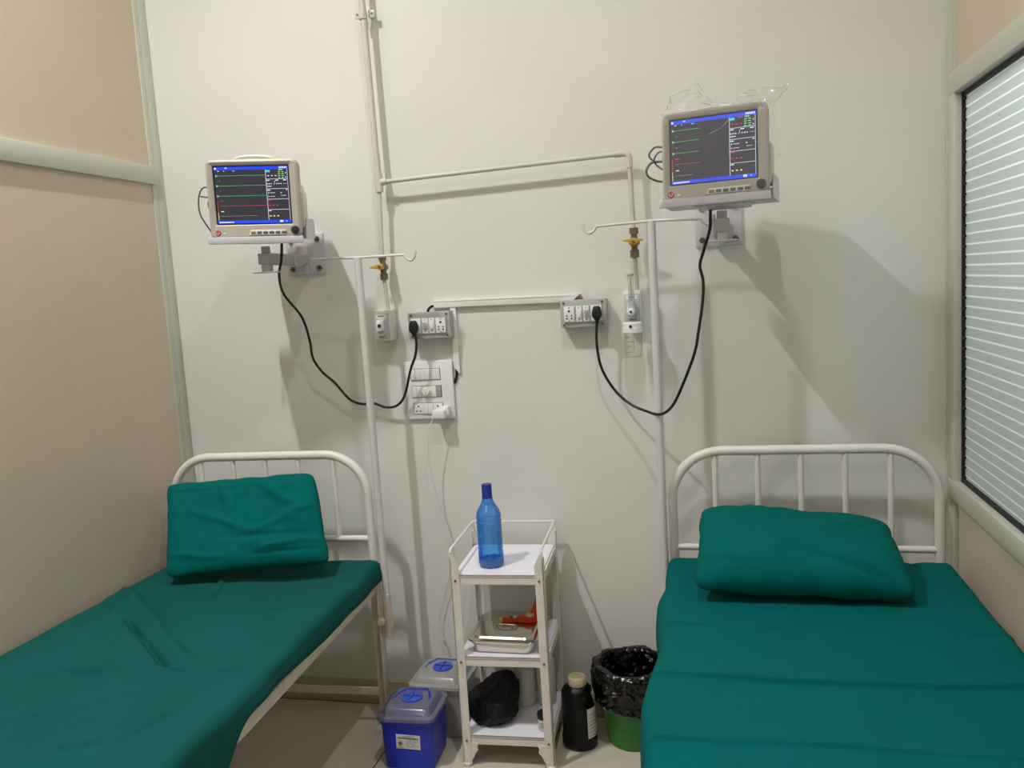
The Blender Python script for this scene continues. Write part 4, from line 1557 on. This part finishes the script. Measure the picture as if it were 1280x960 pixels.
# ------------------------------------------------------------------ sharps containers
def sharps(label, p, rz, wt, wb, h, body_m, label_on, lid_m, contents):
    t = thing('sharps_container', label, 'waste box', p, rz)
    b = MB()
    ht, hb = wt / 2, wb / 2
    loft(b, [rr3(hb - .006, hb - .006, 0, .018), rr3(hb, hb, .006, .02), rr3(ht - .008, ht - .008, h - .03, .024), rr3(ht - .004, ht - .004, h - .026, .026), rr3(ht - .004, ht - .004, h - .004, .026)], True, True)
    b.build('box_body', body_m, t)
    b = MB()
    loft(b, [rr3(ht, ht, h - .012, .03), rr3(ht + .004, ht + .004, h - .008, .03), rr3(ht + .002, ht + .002, h + .002, .03), rr3(ht - .012, ht - .012, h + .006, .026),
             rr3(ht - .022, ht - .022, h + .024, .024), rr3(ht - .032, ht - .032, h + .030, .02)], False, True)
    ld = b.build('lid', lid_m, t)
    zt = h + .031
    b = MB()
    b.lathe([(0, .006), (.030, .006), (.033, .004), (.037, .004), (.038, 0), (.038, -.004), (0, -.004)], 32, c=(0, -.004, zt))
    dk = b.build('disc', 'bluedisc', ld)
    b = MB()
    b.box((0, -.004, zt + .008), (.064, .004, .006), .001, mtx=Matrix.Rotation(0, 4, 'Z'))
    b.box((.0, -.004, zt + .008), (.004, .064, .006), .001)
    b.build('disc_rib', 'bluedisc', dk)
    b = MB()
    k = ht - .042
    b.tube([(-k - .004, -.012, zt - .004), (-k, .02, zt - .002), (-k + .02, k - .002, zt - .002), (k - .02, k - .002, zt - .002), (k, .02, zt - .002), (k + .004, -.012, zt - .004)], .0045, 8)
    b.build('handle', 'bluedisc' if body_m != 'blue' else 'blue', ld)
    if contents:
        b = MB()
        bm = bmesh.new()
        bmesh.ops.create_icosphere(bm, subdivisions=4, radius=1)
        for v in bm.verts:
            q = v.co.copy()
            kk = 1 + .25 * noise.noise(q * 4)
            v.co = Vector((max(-.93, min(.93, q.x * 1.3)) * (hb - .008) * min(1, kk), max(-.93, min(.93, q.y * 1.3)) * (hb - .008) * min(1, kk), .06 + max(-.9, min(.9, q.z * 1.2)) * .055 * kk))
        b.bm(bm)
        b.build('contents', 'waste', t)
    if label_on:
        yf = lambda z: -(hb + (ht - .008 - hb) * (z - .006) / (h - .036)) - .0012
        sl = math.atan2((ht - .008 - hb), (h - .036))
        lm = Matrix.Translation((.006, yf(.105), .105)) @ Matrix.Rotation(sl, 4, 'X') @ Matrix.Rotation(R_(2), 4, 'Y')
        b = MB()
        b.box((0, 0, 0), (.086, .0012, .052), 0, 'paper', lm)
        for k in range(12):                      # heading in heavy capitals, too small to read
            b.box((-.034 + k * .0062, -.0008, .0135), (.005, .0006, .0042), 0, 'ink', lm)
        for k in range(8):
            b.box((-.02 + k * .0055, -.0008, .0205), (.004, .0006, .0022), 0, 'greyink', lm)
        for r_ in range(5):
            for k in range(7):
                if (k * 3 + r_ * 5) % 7 != 0:
                    b.box((-.006 + k * .0065, -.0008, .0075 - r_ * .006), (.005, .0006, .0016), 0, 'greyink', lm)
        # biohazard trefoil
        c_ = Vector((-.028, -.0009, -.007))
        for k in range(3):
            a = PI / 2 + k * 2 * PI / 3
            cc = c_ + Vector((math.cos(a) * .0052, 0, math.sin(a) * .0052))
            b.tube([cc + Vector((.0046 * math.cos(q), 0, .0046 * math.sin(q))) for q in [a + R_(35 + 290 * i / 14) + PI * 0 for i in range(15)]], .0011, 5, 'ink', mtx=lm)
        b.tube([c_ + Vector((.0042 * math.cos(q), 0, .0042 * math.sin(q))) for q in [2 * PI * i / 16 for i in range(17)]], .0007, 5, 'ink', mtx=lm)
        b.cyl(c_, .0016, .001, 'y', 10, 'ink', mtx=lm)
        for k in range(5):
            b.box((-.038 + k * .005, -.0008, -.0215), (.004, .0006, .0018), 0, 'ink', lm)
        b.build('label', None, t)
    return t


sharps('blue sharps box with biohazard label on the floor', (-1.072, -.36, 0), R_(2), .205, .178, .190, 'blue', True, 'lid', False)
sharps('pale translucent sharps box with blue disc behind the blue one', (-1.028, -.140, 0), R_(-1), .212, .185, .20, 'tub', False, 'tub', True)

# ------------------------------------------------------------------ black bottle by the trolley
kp = Vector((-.506, -.214, 0))
t = thing('disinfectant_bottle', 'large black bottle with cream cap on the floor by trolley', 'bottle', kp)


def grip(p, a):
    # hand-hold waist on the right-hand side
    k = math.exp(-((p.z - .185) / .022) ** 2) * max(0, math.cos(a - R_(-10))) ** 2
    q = p.copy()
    q.x *= (1 - .28 * k); q.y *= (1 - .28 * k) * .92
    return q


b = MB()
prof = [(.045, 0), (.058, .004), (.063, .014), (.063, .03), (.060, .05), (.059, .10)] + [(.059, .11 + .01 * k) for k in range(9)] + [(.058, .203), (.050, .216), (.038, .225), (.029, .229), (.027, .232)]
b.lathe(prof, 40, fn=grip)
bb = b.build('bottle_body', 'hdpe', t)
b = MB()
b.lathe([(.0300, .224), (.032, .227), (.032, .252), (.030, .256), (.015, .2565), (.014, .254), (0, .254)], 32)
for k in range(30):
    a = 2 * PI * k / 30
    b.tube([(.032 * math.cos(a), .032 * math.sin(a), .229), (.032 * math.cos(a), .032 * math.sin(a), .251)], .0010, 5)
b.build('cap', 'cream', t)
b = MB()
rows = []
for z in (.045, .07, .10, .13, .155):
    rows.append([Vector(((.0606) * math.cos(a), .0606 * .92 * math.sin(a), z)) for a in [R_(-52 + 60 * i / 10) for i in range(11)]])
b.grid(rows)
lb = b.build('label', 'paper', t)
b = MB()
for k in range(7):
    z = .055 + k * .013
    b.tube([Vector((.0609 * math.cos(a), .0609 * .92 * math.sin(a), z)) for a in [R_(-46 + 42 * i / 8) for i in range(9)]], .0008, 5)
b.build('label_print', 'greyink', lb)

# ------------------------------------------------------------------ bucket with liner
kp = Vector((-.318, -.150, 0))
t = thing('waste_bucket', 'green plastic bucket lined with a black bin bag', 'bucket', kp)
b = MB()
b.lathe([(.088, 0), (.094, .004), (.098, .03), (.122, .262), (.127, .268), (.127, .274), (.120, .274), (.116, .262), (.092, .02), (0, .02)], 44)
b.build('pail', 'green', t)


def crump(p, a):
    n1 = noise.noise(Vector((math.cos(a) * 2.5, math.sin(a) * 2.5, p.z * 18)))
    n2 = abs(noise.noise(Vector((math.cos(a) * 5, math.sin(a) * 5, p.z * 42))))
    n3 = noise.noise(Vector((math.cos(a) * 13, math.sin(a) * 13, p.z * 100 + 3)))
    r = Vector((p.x, p.y, 0))
    rr_ = r.length
    k = (n1 * .008 + n2 * .016 + n3 * .0025)
    out = rr_ > .122
    k = k + .002 if out else -abs(k)
    q = p.copy()
    if rr_ > 1e-4:
        q += r / rr_ * k
    q.z += n1 * .008 * (1 if p.z > .2 else .4) + (n1 * .025 if p.z < .2 and out else 0)
    return q


b = MB()
prof = [(.131, .152), (.133, .17), (.135, .195), (.135, .22), (.134, .245), (.133, .268), (.131, .282), (.126, .290), (.120, .290), (.115, .28), (.111, .25), (.107, .21), (.102, .17), (.096, .13), (.08, .10), (.05, .09), (.002, .085)]
dense = []
for (r0, z0_), (r1, z1_) in zip(prof, prof[1:]):
    for k in range(5):
        dense.append((r0 + (r1 - r0) * k / 5, z0_ + (z1_ - z0_) * k / 5))
dense.append(prof[-1])
b.lathe(dense, 120, fn=crump)
b.f.pop(-2); b.m.pop()
ln = b.build('bin_liner', 'bag', t, smooth=.35)

# ------------------------------------------------------------------ repeats share a group
GROUPS = dict(hospital_bed='hospital beds along the side walls', mattress='sheeted mattresses on the two beds', pillow='teal pillows at the bed heads',
              iv_pole='IV poles beside the headboards', patient_monitor='patient monitors on the wall', monitor_bracket='wall brackets of the monitors',
              gas_valve='valves on the gas pipe', gas_outlet='gas outlets on the wall', socket_board='grey socket boards', power_cord='monitor power cords',
              cable_trunking='white cable trunking', sharps_container='sharps boxes on the floor', plastic_bottle='white bottles on the bottom shelf')
for o in list(COL.objects):
    if o.parent is None and 'label' in o and o.name.split('.')[0] in GROUPS:
        o['group'] = GROUPS[o.name.split('.')[0]]

# ------------------------------------------------------------------ view
vs = C.view_settings
vs.view_transform = 'Standard'
vs.look = 'None'
vs.gamma = 1
vs.use_curve_mapping = False
vs.exposure = 0
